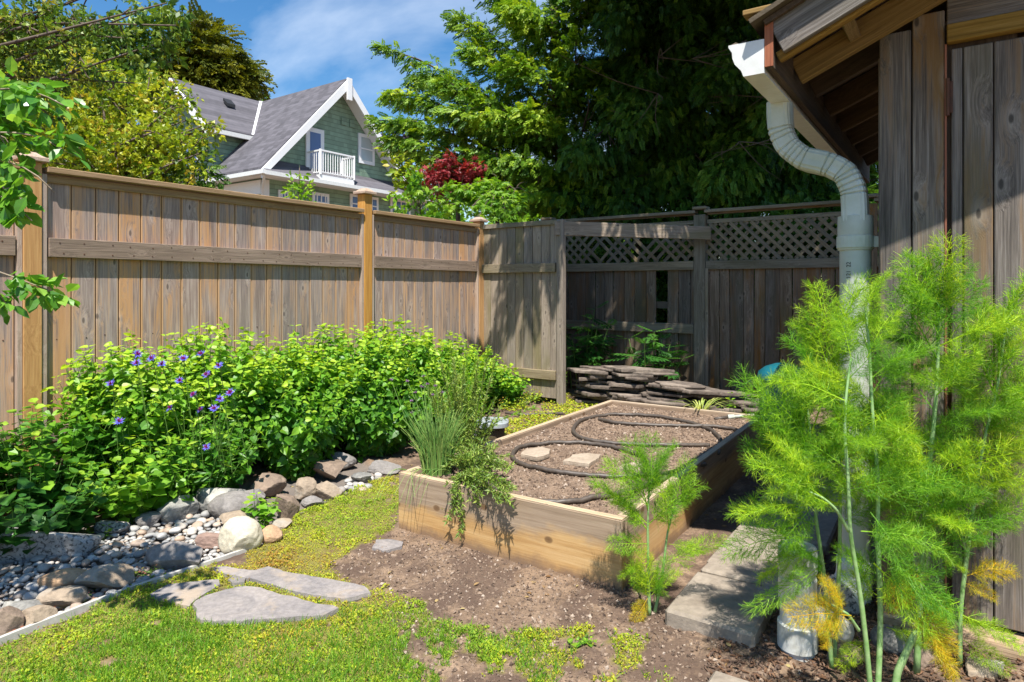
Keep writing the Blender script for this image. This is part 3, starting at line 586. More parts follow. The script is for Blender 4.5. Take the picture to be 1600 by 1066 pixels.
m_ = MB(); m_.tube([PX+Z3*z for z in (1.352, 1.354, 1.398, 1.40)], [.061, .0655, .0655, .061], 28); m_.box(PX+V3*.068-U3*.01+Z3*1.375, (.03, .006, .04), SAX); m_.build('strap', M['down'], ds, False)
tc = bpy.data.curves.new('txt', 'FONT'); tc.body = '121  22'; tc.size = .021; tc.extrude = .0004; to = bpy.data.objects.new('txt', tc); COL.objects.link(to)
bpy.context.view_layer.update(); tm = bpy.data.meshes.new_from_object(to.evaluated_get(bpy.context.evaluated_depsgraph_get())); bpy.data.objects.remove(to)
vv = np.zeros(len(tm.vertices)*3); tm.vertices.foreach_get('co', vv); vv = vv.reshape(-1, 3)
view = unit(np.array([-PX[0], -PX[1], 0])); th_ = (-vv[:, 1])/.052+.12; ca = math.atan2(view[1], view[0]); r_ = .0556+vv[:, 2]
ang = ca-.30-vv[:, 1]/.052
vv2 = np.stack([PX[0]+r_*np.cos(ang), PX[1]+r_*np.sin(ang), 1.235+vv[:, 0]], 1); tm.vertices.foreach_set('co', vv2.ravel()); tm.update(); add('printed_code', tm, ds, M['ink'])
# foot of the pipe and capped cleanout
ft = MB(); ft.tube(bez([PX+Z3*.16, PX+Z3*.08-U3*.01, PX-U3*.12-V3*.03+Z3*.03], 10), .066, 20); ft.build('foot_elbow', M['pvcwhite'], ds, True)
co = gp(1246, 1020)+np.array([0, 0, 0]); clean = empty('cleanout_pipe', co, 'short capped white drain pipe standing in the mulch left of the fennel', 'pipe')
MB().tube([co+Z3*z for z in (-.05, .34)], .054, 28).build('pipe', M['pvcwhite'], clean, True, autos=True)
MB().tube([co+Z3*z for z in (.272, .275, .345, .352, .354)], [.055, .060, .060, .056, .001], 28).build('cap', M['pvcwhite'], clean, True, autos=True)
MB().tube([co+Z3*z for z in (.175, .178, .250, .253)], [.055, .059, .059, .055], 28).build('coupling', M['pvcwhite'], clean, True, autos=True)
MB().tube([co+Z3*z for z in (.02, .022, .10, .104)], [.056, .062, .062, .056], 28).build('coupling', M['pvcwhite'], clean, True, autos=True)
MB().tube(bez([co+Z3*.13, co+V3*.07+U3*.07+Z3*.09, co+V3*.11+U3*.15+Z3*.04], 8), .045, 16).build('branch_pipe', M['pvcwhite'], clean, True)

# ------------------------------------------------------------------ raised bed
def Dp(s, t, z): p = BED0+s*BU+t*BV; return np.array([p[0], p[1], z])
BU3 = np.array([BU[0], BU[1], 0]); BV3 = np.array([BV[0], BV[1], 0]); DAX = (BU3, BV3, Z3)
bed = empty('raised_bed', Dp(1.25, .6, 0), 'wooden raised garden bed filled with brown soil in the middle of the yard', 'raised bed')
TK = .04
for (c, sz) in (((TK/2, BW/2), (TK, BW)), ((BL-TK/2, BW/2), (TK, BW-.0)), ((BL/2, TK/2), (BL-2*TK-.004, TK)), ((BL/2, BW-TK/2), (BL-2*TK-.004, TK))):
    h = BH; o = MB(); o.box(Dp(c[0], c[1], h/2-.02), (sz[0], sz[1], h+.04), DAX); o.build('plank', M['bed'], bed, bev=.004)
    MB().box(Dp(c[0], c[1], h+.0015), (sz[0]-.004, sz[1]-.004, .003), DAX).build('plank_top', M['bedtop'], bed)
for (s, t) in ((TK+.045, TK+.045), (TK+.045, BW-TK-.045), (BL-TK-.045, TK+.045), (BL-TK-.045, BW-TK-.045)):
    MB().box(Dp(s, t, .12), (.085, .085, .26), DAX).build('corner_block', M['bed'], bed, bev=.004)
k1 = np.linspace(TK, BL-TK, 190); k2 = np.linspace(TK, BW-TK, 92); a, b = np.meshgrid(k1, k2); a = a.ravel(); b = b.ravel()
def soil_z(a, b): return .245+.010*n2(a, b, 3, 3)+.007*n2(a, b, 16, 4)+.005*n2(a+4, b, 45, 2)+.004*np.maximum(0, a-1.6)
pz = soil_z(a, b); pp = BED0+a[:, None]*BU+b[:, None]*BV; i0 = (np.arange(91)[:, None]*190+np.arange(189)[None]).ravel(); q = np.stack([i0, i0+190, i0+191, i0+1], 1)
add('soil', mkmesh('soil', np.column_stack([pp, pz]), q, None, True), bed, M['soil'])
m, nt = mat('crumb'); T = NT(nt); T.out(T.bsdf(Base_Color=T.ramp(T.attr('rnd'), [(0, (.085, .055, .038)), (.4, (.16, .11, .077)), (.88, (.27, .195, .14)), (1, (.42, .34, .27))]), Roughness=.95)); M['crumb'] = m
def crumbs(name, P, smin, smax, material, flat=.7):
    o8 = np.array([(1, 0, 0), (-1, 0, 0), (0, 1, 0), (0, -1, 0), (0, 0, 1), (0, 0, -1)], float)*.5; tf = [[[0, 2, 4], [2, 1, 4], [1, 3, 4], [3, 0, 4], [2, 0, 5], [1, 2, 5], [3, 1, 5], [0, 3, 5]]]
    n = len(P); S = (smin+(smax-smin)*RS.uniform(0, 1, n)**3)[:, None]*RS.uniform(.6, 1.3, (n, 3)); return scatter(o8, tf, P, RS.normal(size=(n, 3)), RS.normal(size=(n, 3)), S, RS.uniform(0, 1, n), name, material)
n = 15000; a = RS.uniform(TK, BL-TK, n); b = RS.uniform(TK, BW-TK, n); P = np.column_stack([BED0+a[:, None]*BU+b[:, None]*BV, soil_z(a, b)+.001])
cr = crumbs('soil_crumbs', P, .004, .024, M['crumb']); tag(cr, 'loose crumbs of brown soil on the raised bed', 'soil', kind='stuff')
def polyscatter(poly, n, xr, yr, mask=None):
    x = RS.uniform(*xr, n); y = RS.uniform(*yr, n); k = pip(x, y, poly); 
    if mask is not None: k &= mask(x, y)
    return x[k], y[k]
DIRT = [gp(*p)[:2] for p in [(490, 890), (560, 858), (622, 832), (975, 918), (1000, 930), (1180, 985), (1230, 1000), (1300, 1066), (1400, 1300), (560, 1300), (620, 1066), (600, 940)]]
x, y = polyscatter(DIRT, 34000, (-1.3, 1.6), (1.5, 3.3)); cr = crumbs('dirt_crumbs', np.column_stack([x, y, ground_z(x, y)+.001]),   .003, .020, M['crumb']); tag(cr, 'loose crumbs of bare earth in front of the raised bed', 'earth', kind='stuff')
x = RS.uniform(-1.4, 1.9, 420); y = RS.uniform(2., 5.2, 420); a_, b_ = bedc(x, y); k = ~((a_ > -.02) & (a_ < BL+.02) & (b_ > -.02) & (b_ < BW+.02)) & ~pip(x, y, LAWN); x, y = x[k], y[k]; n = len(x); S = RS.uniform(.012, .03, n)
M['litter'] = leafmat('dry_leaf', [(.16, .08, .03), (.30, .19, .08), (.42, .34, .14)], .1, .8)
tag(scatter(LEAF[0], LEAF[1], np.column_stack([x, y, ground_z(x, y)+.004]), RS.normal(size=(n, 3))*np.array([1, 1, .12]), np.tile(Z3, (n, 1))+RS.normal(size=(n, 3))*.25, S, RS.uniform(0, 1, n), 'leaf_litter', M['litter']), 'scattered small dry leaves lying on the bare ground', 'leaf litter', kind='stuff')
# wood-chip mulch round the cleanout
MUL = [gp(*p)[:2] for p in [(1140, 985), (1175, 930), (1230, 890), (1330, 880), (1430, 960), (1520, 980), (1640, 1040), (1640, 1200), (1150, 1200), (1100, 1040)]]
x, y = polyscatter(MUL, 11000, (.4, 2.3), (1.4, 3.2)); n = len(x); S = np.stack([RS.uniform(.3, .6, n)*.012, RS.uniform(.5, 1.6, n)*.02, RS.uniform(.2, .4, n)*.01], 1)
cb = np.array([(x_, y_, z_) for x_ in (-.5, .5) for y_ in (-.5, .5) for z_ in (-.5, .5)]); cf = [[[0, 1, 3, 2], [4, 6, 7, 5], [0, 4, 5, 1], [2, 3, 7, 6], [0, 2, 6, 4], [1, 5, 7, 3]]]
M['mulch'] = wood('mulch_chip', (.05, .028, .016), (.12, .07, .045), (.26, .17, .12), knots=0, vary=.8)
aa = RS.normal(size=(n, 3)); aa[:, 2] *= .3; tag(scatter(cb, cf, np.column_stack([x, y, ground_z(x, y)+.006]), aa, np.tile(Z3, (n, 1))+RS.normal(size=(n, 3))*.2, S, RS.uniform(0, 1, n), 'bark_mulch', M['mulch']), 'dark bark chips around the white drain pipe', 'mulch', kind='stuff')

# hose (traced on the soil plane)
def hz(px, py): 
    p = gp(px, py, .262); return p
def z5(pts): return [hz(720+x/2.96, 540+y/2.96) for x, y in pts]
def catmull(P, n=14):
    P = np.array(P); o = []
    for i in range(len(P)-1):
        p0 = P[max(0, i-1)]; p1 = P[i]; p2 = P[i+1]; p3 = P[min(len(P)-1, i+2)]
        for t in np.linspace(0, 1, n, endpoint=False): o.append(.5*((2*p1)+(-p0+p2)*t+(2*p0-5*p1+4*p2-p3)*t*t+(-p0+3*p1-3*p2+p3)*t**3))
    o.append(P[-1]); return np.array(o)
hose = MB()
run1 = [(105, 606), (150, 655), (220, 690), (350, 713), (480, 716), (600, 700), (720, 678), (850, 645), (980, 600), (1070, 566), (1130, 545)]
run2 = [(1070, 566), (960, 590), (850, 598), (700, 600), (560, 592), (420, 578), (300, 550), (245, 520), (245, 488), (290, 464), (400, 449), (520, 445), (640, 455), (760, 480), (840, 510), (875, 545), (880, 590)]
run3 = [(1190, 497), (1205, 450), (1180, 405), (1100, 365), (1000, 343), (900, 326), (760, 315), (650, 319), (565, 340), (525, 375), (525, 405), (570, 430), (680, 445), (850, 455), (1000, 460), (1150, 455)]
run4 = [(640, 335), (700, 352), (800, 361), (900, 365), (1040, 368), (1150, 372), (1250, 382), (1290, 397), (1288, 415), (1240, 438)]
for r in (run1, run2, run3, run4):
    c = catmull(z5(r)); d = (c[:, :2]-BED0); a = d@BU; b = d@BV; c[:, 2] = soil_z(np.clip(a, TK, BL-TK), np.clip(b, TK, BW-TK))+.014+.002*np.sin(np.arange(len(c))*.11); hose.tube(c, .0122, 10)
c = catmull([gp(790, 645, .02), gp(815, 648, .02), gp(850, 647, .02), gp(880, 646, .015)]); 
tag(hose.build('soaker_hose', M['hose'], None, True), 'black soaker hose coiled in two wide loops on the soil of the raised bed', 'hose')
tag(MB().tube(c, .013, 8).build('hose', M['hose'], None, True), 'short black hose running from the grey valve box towards the bed', 'hose')
hc = hz(1137, 652); vb = MB(); c = catmull([hc-V3*.0-U3*.0+Z3*.01, hc+np.array([.06, .01, .015]), hc+np.array([.16, .02, .03]), hc+np.array([.3, .05, .02])]); cn = empty('hose_end', hc, 'grey hose connector lying on the far right corner of the bed soil', 'connector')
MB().tube([hc+np.array([-.10, -.02, -.01]), hc], .0115, 10).build('hose_piece', M['hose'], cn, True)
MB().tube([hc+np.array([.0, 0, 0]), hc+np.array([.015, 0, 0]), hc+np.array([.05, .005, .003])], [.018, .02, .016], 8).build('coupling', M['pvc'], cn)
MB().tube([hc+np.array([.05, .005, .003]), hc+np.array([.2, .02, .01])], .012, 8).build('tail', M['pvc'], cn, True)

# ------------------------------------------------------------------ stones
def ico(sub):
    bm = bmesh.new(); bmesh.ops.create_icosphere(bm, subdivisions=sub, radius=1); v = np.array([x.co[:] for x in bm.verts]); f = np.array([[x.index for x in p.verts] for p in bm.faces]); bm.free(); return v, f
IV4, IF4 = ico(5); IV2, IF2 = ico(2)
def rock(name, loc, size, rz, mt, label, cut=7, rough=.06, tilt=0., group=None, cat='rock', cmin=.45, parent=None):
    v = IV4.copy(); RS = np.random.RandomState(sum(map(ord, label or 'x')) % 99991)
    for _ in range(cut):
        nrm = unit(RS.normal(size=3)*np.array([1, 1, .8])); d = RS.uniform(cmin, .85); k = v@nrm-d; v = v-np.where(k > 0, k, 0)[:, None]*nrm*.93
    so_ = RS.uniform(-50, 50, 3); v = v*(1+rough*1.5*fbm(v+so_, 1.7, 3)+rough*.7*fbm(v+so_, 7, 3))[:, None]
    v = v*np.array(size)/2; me = mkmesh(name, v, IF4, None, True); me.set_sharp_from_angle(angle=math.radians(28)); me.materials.append(M[mt])
    o = bpy.data.objects.new(name, me); COL.objects.link(o); o.location = loc; o.rotation_euler = (tilt, RS.uniform(-.06, .06), rz)
    if parent: o.parent = parent
    elif label: tag(o, label, cat, group)
    return o
def prock(px, py, w, h, mt, label, dz=1., rz=0., zf=.5, depth=None, **k):
    """stone centred at px,py (its visible outline w x h px)"""
    base = gp(px, py+h*.32); Y = base[1]; W_ = w/F_PX*Y; tang = (EYE)/Y; H_ = h/F_PX*Y; D = depth or min(W_*.95, max(W_*.55, H_*1.5)); hz_ = max(.03, (H_-D*tang*.55)*1.25)*dz
    return rock('rock', (base[0], Y+D*.15, hz_*.28), (W_*1.06, D, hz_*1.15), rz, mt, label, **k)
prock(38, 850, 190, 62, 'granite', 'long speckled grey granite boulder at the left edge of the pebble strip', rough=.04, cut=4, dz=1.1, rz=.12, depth=.26)
prock(372, 843, 62, 54, 'white', 'round cream white boulder beside the end of the edging strip', cut=5, rough=.045, cmin=.8, dz=1.15)
prock(342, 776, 78, 52, 'lichen', 'black and white speckled rock under the bush, behind the smooth grey-green rock', cut=8, dz=.95, cmin=.4)
prock(362, 790, 74, 40, 'grey', 'smooth grey-green oval rock leaning on the speckled rock', cut=3, rough=.04, cmin=.7)
prock(274, 794, 60, 48, 'lichen', 'dark and pale blotched angular rock at the pebble edge below the big leaves', cut=9, dz=.85, cmin=.35)
prock(172, 822, 50, 24, 'granite', 'small half hidden speckled rock between the pebbles and the dark leaves')
prock(278, 870, 106, 42, 'grey', 'wide flat-topped grey rock with a sharp dark face among the pebbles', cut=9, rough=.03, rz=-.1, cmin=.35, dz=1.2)
prock(95, 904, 66, 30, 'orange', 'flat oval orange-tan rock lying on the pebbles at the left', cut=3, cmin=.7, rz=.25, rough=.03)
prock(158, 905, 92, 44, 'tan', 'long tan rock slab running up the middle of the pebble strip', cut=6, rz=.55, rough=.05, cmin=.4)
prock(98, 930, 76, 40, 'tan', 'rough tan rock with moss beside the small succulents', cut=6, rz=.5, rough=.07, cmin=.4)
prock(28, 948, 62, 32, 'lichen', 'dark mottled rock at the left frame edge above the beige rock', cut=5)
prock(50, 966, 56, 38, 'tan', 'beige wedge-shaped rock touching the pale edging strip', cut=7, rz=.4)
prock(8, 975, 40, 48, 'brownr', 'dark brown rock in the bottom left corner of the pebbles', cut=6)
prock(420, 838, 36, 30, 'orange', 'small orange-brown rock right of the cream boulder', cut=6, cmin=.6)
prock(366, 812, 50, 30, 'tan', 'pale tan rock behind the cream boulder', cut=5)
prock(330, 843, 50, 30, 'reddish', 'reddish flat rock left of the cream boulder', cut=6)
prock(332, 748, 60, 28, 'reddish', 'brown rock in the shade beneath the bush', cut=6)
prock(412, 760, 62, 30, 'brownr', 'grey-brown rock against the bush left of the tan slab', cut=7, dz=1.2)
prock(447, 792, 36, 38, 'brownr', 'upright brownish rock beside the small seedling', cut=6, dz=1.2)
prock(474, 765, 48, 34, 'tan', 'rough tan rock in the middle of the stone border', cut=8)
prock(515, 735, 62, 34, 'brownr', 'angular brown rock with a flat sloping face below the bushes', cut=9, cmin=.35, dz=1.2)
prock(532, 720, 46, 24, 'grey', 'small grey rock behind the angular brown rock', cut=7)
prock(506, 766, 54, 28, 'tan', 'low flat tan rock beside the mossy lawn', cut=6, cmin=.35)
prock(596, 732, 58, 24, 'grey', 'flat grey rock near the front left corner of the raised bed', cut=6, cmin=.35)
prock(440, 820, 30, 20, 'tan', 'small tan stone at the lawn edge below the seedling', cut=5)
prock(396, 775, 44, 26, 'grey', 'grey stone wedged between the oval rock and the grey-brown rock', cut=6)
prock(232, 812, 44, 24, 'grey', 'low grey stone at the back edge of the pebbles under the leaves', cut=6)
prock(488, 785, 36, 18, 'grey', 'little grey stone at the mossy edge of the border', cut=6)
prock(566, 748, 36, 18, 'lichen', 'little pale mottled stone near the lawn corner', cut=6)
prock(738, 690, 36, 28, 'grey', 'grey rock behind the herbs next to the valve box', cut=6)
prock(716, 712, 40, 24, 'brownr', 'brown rock beside the long side of the raised bed', cut=6)
prock(1318, 935, 62, 66, 'granite', 'pale rounded rock behind the fennel stalks at the foot of the downspout', cut=4)
prock(1205, 940, 56, 44, 'grey', 'grey stone between the concrete paver and the white drain pipe', cut=6)
prock(1400, 1000, 60, 50, 'lichen', 'mottled grey rock under the fennel beside the shed', cut=5)
prock(1320, 1020, 60, 38, 'reddish', 'brown stone in the mulch below the fennel', cut=6)
prock(1450, 1030, 50, 36, 'brownr', 'brown rock at the base of the yellowed fennel', cut=6)
prock(1545, 1045, 90, 36, 'tan', 'pale tan stone slab at the bottom right beside the shed sill', cut=5, cmin=.4)
# pebbles
PEB = [gp(*p)[:2] for p in [(-120, 1050), (0, 1000), (190, 926), (350, 872), (378, 858), (400, 820), (330, 800), (300, 770), (225, 805), (150, 826), (110, 850), (0, 878), (-150, 905)]]
PEB2 = [gp(*p)[:2] for p in [(530, 770), (545, 748), (575, 738), (600, 745), (570, 764)]]
m, nt = mat('pebble'); T = NT(nt); oi = T.n('ShaderNodeObjectInfo'); rn = T.math('FRACT', T.math('ADD', T.attr('rnd'), oi.outputs['Random'])); tc_ = T.n('ShaderNodeTexCoord').outputs['Object']
col = T.ramp(rn, [(0, (.30, .29, .275)), (.25, (.42, .41, .39)), (.45, (.20, .19, .18)), (.6, (.52, .48, .43)), (.75, (.42, .30, .21)), (.9, (.25, .25, .25)), (1, (.52, .50, .47))])
col = T.mix(.6, col, T.ramp(T.noise(tc_, 3, 5, .6), [(.3, .65), (.7, 1.15)]), 'MULTIPLY'); T.out(T.bsdf(Base_Color=col, Roughness=.7)); M['pebble'] = m
pm = []
for k in range(8):
    v = IV2*(1+.12*fbm(IV2+k*7.7, 1.2, 2))[:, None]; me = mkmesh('pebble', v, IF2, dict(rnd=np.full(len(v), k*.113)), True); me.materials.append(m); pm.append(me)
def dart(poly, xr, yr, n, rfun, exist):
    out = []
    while n > 0:
        n -= 1; x = RS.uniform(*xr); y = RS.uniform(*yr)
        if not pip(np.array([x]), np.array([y]), poly)[0]: continue
        r = rfun()
        if all((x-a)**2+(y-b)**2 > (.80*(r+c))**2 for a, b, c in exist): exist.append((x, y, r)); out.append((x, y, r))
    return out
ex = []; big = dart(PEB, (-2.9, -.9), (2.1, 3.6), 8000, lambda: .008+.019*RS.uniform()**1.6, ex)+dart(PEB2, (-1.2, -.6), (3.7, 4.4), 500, lambda: RS.uniform(.016, .03), ex)
big.sort(key=lambda p: -p[2]/p[1]); 
for i, (x, y, r) in enumerate(big[:298]):
    o = bpy.data.objects.new('pebble', pm[i % 8]); COL.objects.link(o); o.location = (x, y, -.022+r*.55+RS.uniform(0, .012)); o.scale = (r*RS.uniform(1., 1.35), r*RS.uniform(.85, 1.1), r*RS.uniform(.55, .8)); o.rotation_euler = (RS.uniform(-.3, .3), RS.uniform(-.3, .3), RS.uniform(0, 6.28))
    tag(o, 'smooth rounded river pebble in the dry pebble strip between the rocks', 'pebble', 'river pebbles in the strip beside the lawn')
rest = big[298:]+dart(PEB, (-2.9, -.9), (2.1, 3.6), 5000, lambda: RS.uniform(.006, .012), ex)
R_ = np.array(rest); n = len(R_); tag(scatter(IV2, [IF2], np.column_stack([R_[:, :2], -.020+R_[:, 2]*.5]), RS.normal(size=(n, 3))*np.array([1, 1, .2]), np.tile(Z3, (n, 1)), R_[:, 2:]*np.array([[1, 1.3, .7]])*RS.uniform(.85, 1.1, (n, 3)), RS.uniform(0, 1, n), 'small_pebbles', M['pebble'], smooth=True), 'fine gravel and smaller pebbles filling the strip between the rocks', 'gravel', kind='stuff')
# edging strip
c = catmull([gp(x, y, .0) for x, y in [(-260, 1125), (-60, 1032), (0, 1004), (95, 966), (190, 929), (280, 898), (360, 871), (384, 862)]], 8); e = MB()
pr = np.array([(-.005, -.018), (.005, -.018), (.005, .05), (-.005, .05)])*1.0; e.tube(c, 1., prof=pr*np.array([1.5, 1]), ref=Z3); tag(e.build('lawn_edging', M['edging'], None), 'pale narrow edging strip dividing the lawn from the pebbles', 'edging')

# flagstones
def slab(name, pts, z0, th, mt, label, cat='stone', parent=None, group=None, rough=.009):
    P = np.array([p[:2] for p in pts]); n = len(P); o = []
    for i in range(n):
        a, b = P[i], P[(i+1) % n]; L = np.linalg.norm(b-a); k = max(2, int(L/.022))
        for t in np.linspace(0, 1, k, endpoint=False): o.append(a+(b-a)*t)
    o = np.array(o); o = o+rough*np.stack([n2(o[:, 0]+z0*9, o[:, 1], 18, 3), n2(o[:, 0]+5, o[:, 1]+z0*9, 18, 3)], 1)*1.6; c = o.mean(0); n = len(o); rings = []; 
    def ring(f, z): q = c+(o-c)*f; return np.column_stack([q, np.full(n, z)+(.0022*n2(q[:, 0], q[:, 1], 14, 3) if z > z0 else 0)])
    rings = [ring(.99, z0), ring(1.0, z0+th*.45), ring(.992, z0+th)]+[ring(f, z0+th*1.02) for f in (.85, .65, .45, .25, .1)]
    v = np.concatenate(rings+[[[c[0], c[1], z0+th*1.02]]]); q = []; 
    for k in range(len(rings)-1):
        i = np.arange(n); q.append(np.stack([k*n+i, k*n+(i+1) % n, (k+1)*n+(i+1) % n, (k+1)*n+i], 1))
    k = len(rings)-1; i = np.arange(n); t = np.stack([k*n+i, k*n+(i+1) % n, np.full(n, (k+1)*n)], 1)
    me = mkmesh(name, v, [np.concatenate(q), t], dict(lc=v), False); o_ = add(name, me, parent, M[mt]); 
    if label: tag(o_, label, cat, group)
    return o_
A_ = [(327, 892), (351, 891), (372, 895), (400, 896), (420, 891), (437, 896), (478, 905), (540, 915), (568, 922), (581, 932), (560, 938), (537, 942), (506, 937), (465, 932), (437, 923), (413, 915), (382, 909), (351, 903)]
B_ = [(300, 951), (322, 937), (352, 927), (382, 923), (413, 928), (461, 940), (492, 949), (520, 952), (532, 957), (506, 969), (437, 973), (403, 975), (375, 979), (310, 976)]
C_ = [(263, 918), (342, 911), (343, 919), (318, 935), (293, 954), (262, 945), (233, 935)]
slab('flagstone', [gp(*p) for p in A_], -.01, .026, 'flag', 'long narrow grey flagstone, farther of the two large ones set in the moss')
slab('flagstone', [gp(*p) for p in B_], -.01, .028, 'flag', 'broad grey flagstone nearest the camera with an orange-brown streak')
slab('flagstone', [gp(*p) for p in C_], -.01, .024, 'flag', 'small pale flagstone at the left end next to the edging strip')
slab('flagstone', [gp(*p) for p in [(582, 861), (588, 847), (608, 846), (630, 851), (626, 859), (599, 866)]], -.006, .020, 'flag', 'small flat stone in the dirt near the raised bed corner')
slab('flagstone', [gp(*p) for p in [(357, 912), (366, 905), (383, 908), (380, 916), (364, 917)]], -.006, .022, 'grey', 'tiny dark stone chip between the two large flagstones')
def bslab(pts, label): slab('flat_stone', [gp(x, y, .262) for x, y in pts], .245, .022, 'stonebed', label)
bslab([(813, 711), (822, 703), (845, 699), (861, 703), (858, 710), (840, 716)], 'flat tan stone at the left inside the near hose loop on the bed soil')
bslab([(880, 721), (895, 712), (920, 709), (938, 712), (935, 717), (922, 727)], 'flat grey-tan stone in the middle of the near hose loop on the bed soil')
bslab([(964, 733), (972, 726), (992, 723), (1012, 728), (1015, 735), (995, 740)], 'flat mossy stone at the right inside the near hose loop on the bed soil')
# path pavers
def paver(s0, s1, t0, t1, z, label, mt='concrete'):
    o = MB(); c = Dp((s0+s1)/2, (t0+t1)/2, z-.035); o.box(c, (s1-s0, t1-t0, .07), DAX, jit=.004); me = o.build('concrete_paver', M[mt], None, bev=.010); tag(me, label, 'paver')
PV = gp(1040, 951, .05)[:2]; d = PV-BED0; ps, pt = d@BU, d@BV; print('paver', ps, pt)
paver(ps-.02, ps+.37, pt, pt+.31, .055, 'sunlit concrete paver beside the near corner of the raised bed, right of the small fennel')
paver(ps+.38, ps+.48, pt+.01, pt+.32, .056, 'narrow concrete paver piece just beyond the sunlit paver')
paver(ps+.49, ps+.93, pt-.0, pt+.40, .050, 'shaded concrete paver along the side of the raised bed, second from the front')
paver(ps+.94, ps+1.40, pt+.01, pt+.41, .054, 'shaded concrete paver midway along the narrow side path')
paver(ps+1.41, ps+1.9, pt+.0, pt+.40, .048, 'shaded concrete paver at the far end of the narrow side path')
o = MB(); P0 = gp(1113, 1062, .03); o.box(P0+V3*.26-U3*.15, (.52, .32, .06), SAX, jit=.004); tag(o.build('concrete_paver', M['concrete'], None, bev=.008), 'concrete paver cut by the bottom edge of the photo beside the mulch', 'paver')

# slate pile
cols_ = [(.0, 16, .025), (.34, 18, .025), (.72, 13, .026), (1.08, 11, .025), (1.42, 8, .025)]
po = np.array([.86, 6.52]); kk = 0; where = ['left end', 'middle left', 'middle', 'middle right', 'right end']
for ci, (t, nl, th) in enumerate(cols_):
    z = -.01
    for l in range(nl):
        th_ = th*RS.uniform(.55, 1.2); c = po+V*(t+RS.uniform(-.14, .14))+U*(.12+RS.uniform(-.09, .10)); L = RS.uniform(.15, .36)*(1.25 if l > nl-4 else 1); D = RS.uniform(.12, .24); m_ = RS.randint(4, 7); rz = math.atan2(V[1], V[0])+RS.uniform(-.2, .2); pts = []
        for q in range(m_):
            a = 6.283*(q+RS.uniform(-.3, .3))/m_; e = np.array([math.cos(a)*L*RS.uniform(.8, 1.1), math.sin(a)*D*RS.uniform(.8, 1.1)]); pts.append(c+np.array([e[0]*math.cos(rz)-e[1]*math.sin(rz), e[0]*math.sin(rz)+e[1]*math.cos(rz)]))
        top = l == nl-1
        slab('slate_slab', pts, z, th_, 'slate', ('broad slate slab topmost at the %s of the slate pile by the lattice fence' % where[ci]) if top else 'thin brown-grey slate slab lying in the untidy pile in front of the lattice fence', 'slate slab', group='slate slabs piled by the back fence', rough=.014)
        z += th_+.002

# valve box, teal bin
vb = empty('valve_box', gp(768, 690), 'grey-blue round-cornered valve box lid raised on a pipe beside the raised bed', 'valve box')
vc = gp(768, 690); vc[2] = 0; a = np.linspace(0, 2*np.pi, 24, endpoint=False); oc = np.stack([np.sign(np.cos(a))*abs(np.cos(a))**.7, np.sign(np.sin(a))*abs(np.sin(a))**.7], 1)
MB().tube([vc+Z3*z for z in (.125, .13, .16, .168, .169)], [.125, .135, .135, .125, .001], prof=oc, n=24).build('lid', M['lid'], vb, False)
MB().tube([vc+Z3*z for z in (-.02, .128)], [.10, .105], 20).build('riser', M['debris'], vb, True)
tb = empty('teal_bin', at(1222, 0, 4.9)*np.array([1, 1, 0]), 'teal plastic bin with a rounded lid half hidden behind the fennel', 'bin')
tl = at(1222, 0, 4.9)*np.array([1, 1, 0]); MB().tube([tl+Z3*z for z in (0, .02, .50)], [.13, .15, .17], 24).build('body', M['teal'], tb, True, autos=True)
MB().tube([tl+Z3*z for z in (.50, .51, .56, .60, .625, .63)], [.18, .185, .17, .12, .05, .001], 24).build('lid', M['teal'], tb, True)

#PLANTS#
# ------------------------------------------------------------------ neighbour's house
HL = np.array([-8.477, 22.])
def Hp(s, n, z): p = HL+s*U+n*V; return np.array([p[0], p[1], z])
def HS(px, n):
    s = (px-800)/F_PX; P = HL+n*V; return (s*P[1]-P[0])/(U[0]-s*U[1])
def HZ(py, s, n): return EYE-(py-HY)/F_PX*Hp(s, n, 0)[1]
hse = empty('green_house', Hp(4, -5, 0), 'green shingled two-storey house with steep grey roof and white trim beyond the fence', 'house')
hw = 3.68; ze = 5.3; zr_ = 9.22; sm = (zr_-ze)/hw
def hpoly(name, pts, ext, mt, parent=hse): m_ = MB(); m_.prism([Hp(*p) for p in pts], ext); return m_.build(name, M[mt], parent)
roofp = hpoly('roof', [(-.08, 0, ze-.08*sm), (hw, 0, zr_), (hw, -13, zr_), (-.08, -13, ze-.08*sm)], Z3*.12, 'roof')
hpoly('roof', [(hw, 0, zr_), (2*hw+.1, 0, ze-.1*sm), (2*hw+.1, -13, ze-.1*sm), (hw, -13, zr_)], Z3*.12, 'roof')
for sg in (0, 1):
    f = (lambda s: s) if sg == 0 else (lambda s: 2*hw-s)
    hpoly('barge_board', [(f(-.1), .0, ze-.26-.1*sm), (f(-.1), .0, ze+.05-.1*sm), (f(hw), .0, zr_+.08), (f(hw), .0, zr_-.30)], V3*.07, 'white_paint')
    hpoly('soffit', [(f(0), -.002, ze-.06), (f(hw), -.002, zr_-.06), (f(hw), -.62, zr_-.06), (f(0), -.62, ze-.06)], Z3*-.03, 'white_paint')
hpoly('apex_bracket', [(hw-.11, .072, zr_-.75), (hw+.11, .072, zr_-.75), (hw+.11, .072, zr_+.10), (hw-.11, .072, zr_+.10)], V3*.08, 'white_paint')
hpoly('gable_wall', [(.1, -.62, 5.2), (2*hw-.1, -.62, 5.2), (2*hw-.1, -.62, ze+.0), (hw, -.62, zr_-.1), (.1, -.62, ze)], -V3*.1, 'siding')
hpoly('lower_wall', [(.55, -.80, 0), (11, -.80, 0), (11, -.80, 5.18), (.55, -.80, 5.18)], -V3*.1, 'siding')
hpoly('lower_wall', [(.55, -.91, 0), (.55, -13, 0), (.55, -13, 5.18), (.55, -.91, 5.18)], U3*.1, 'siding')
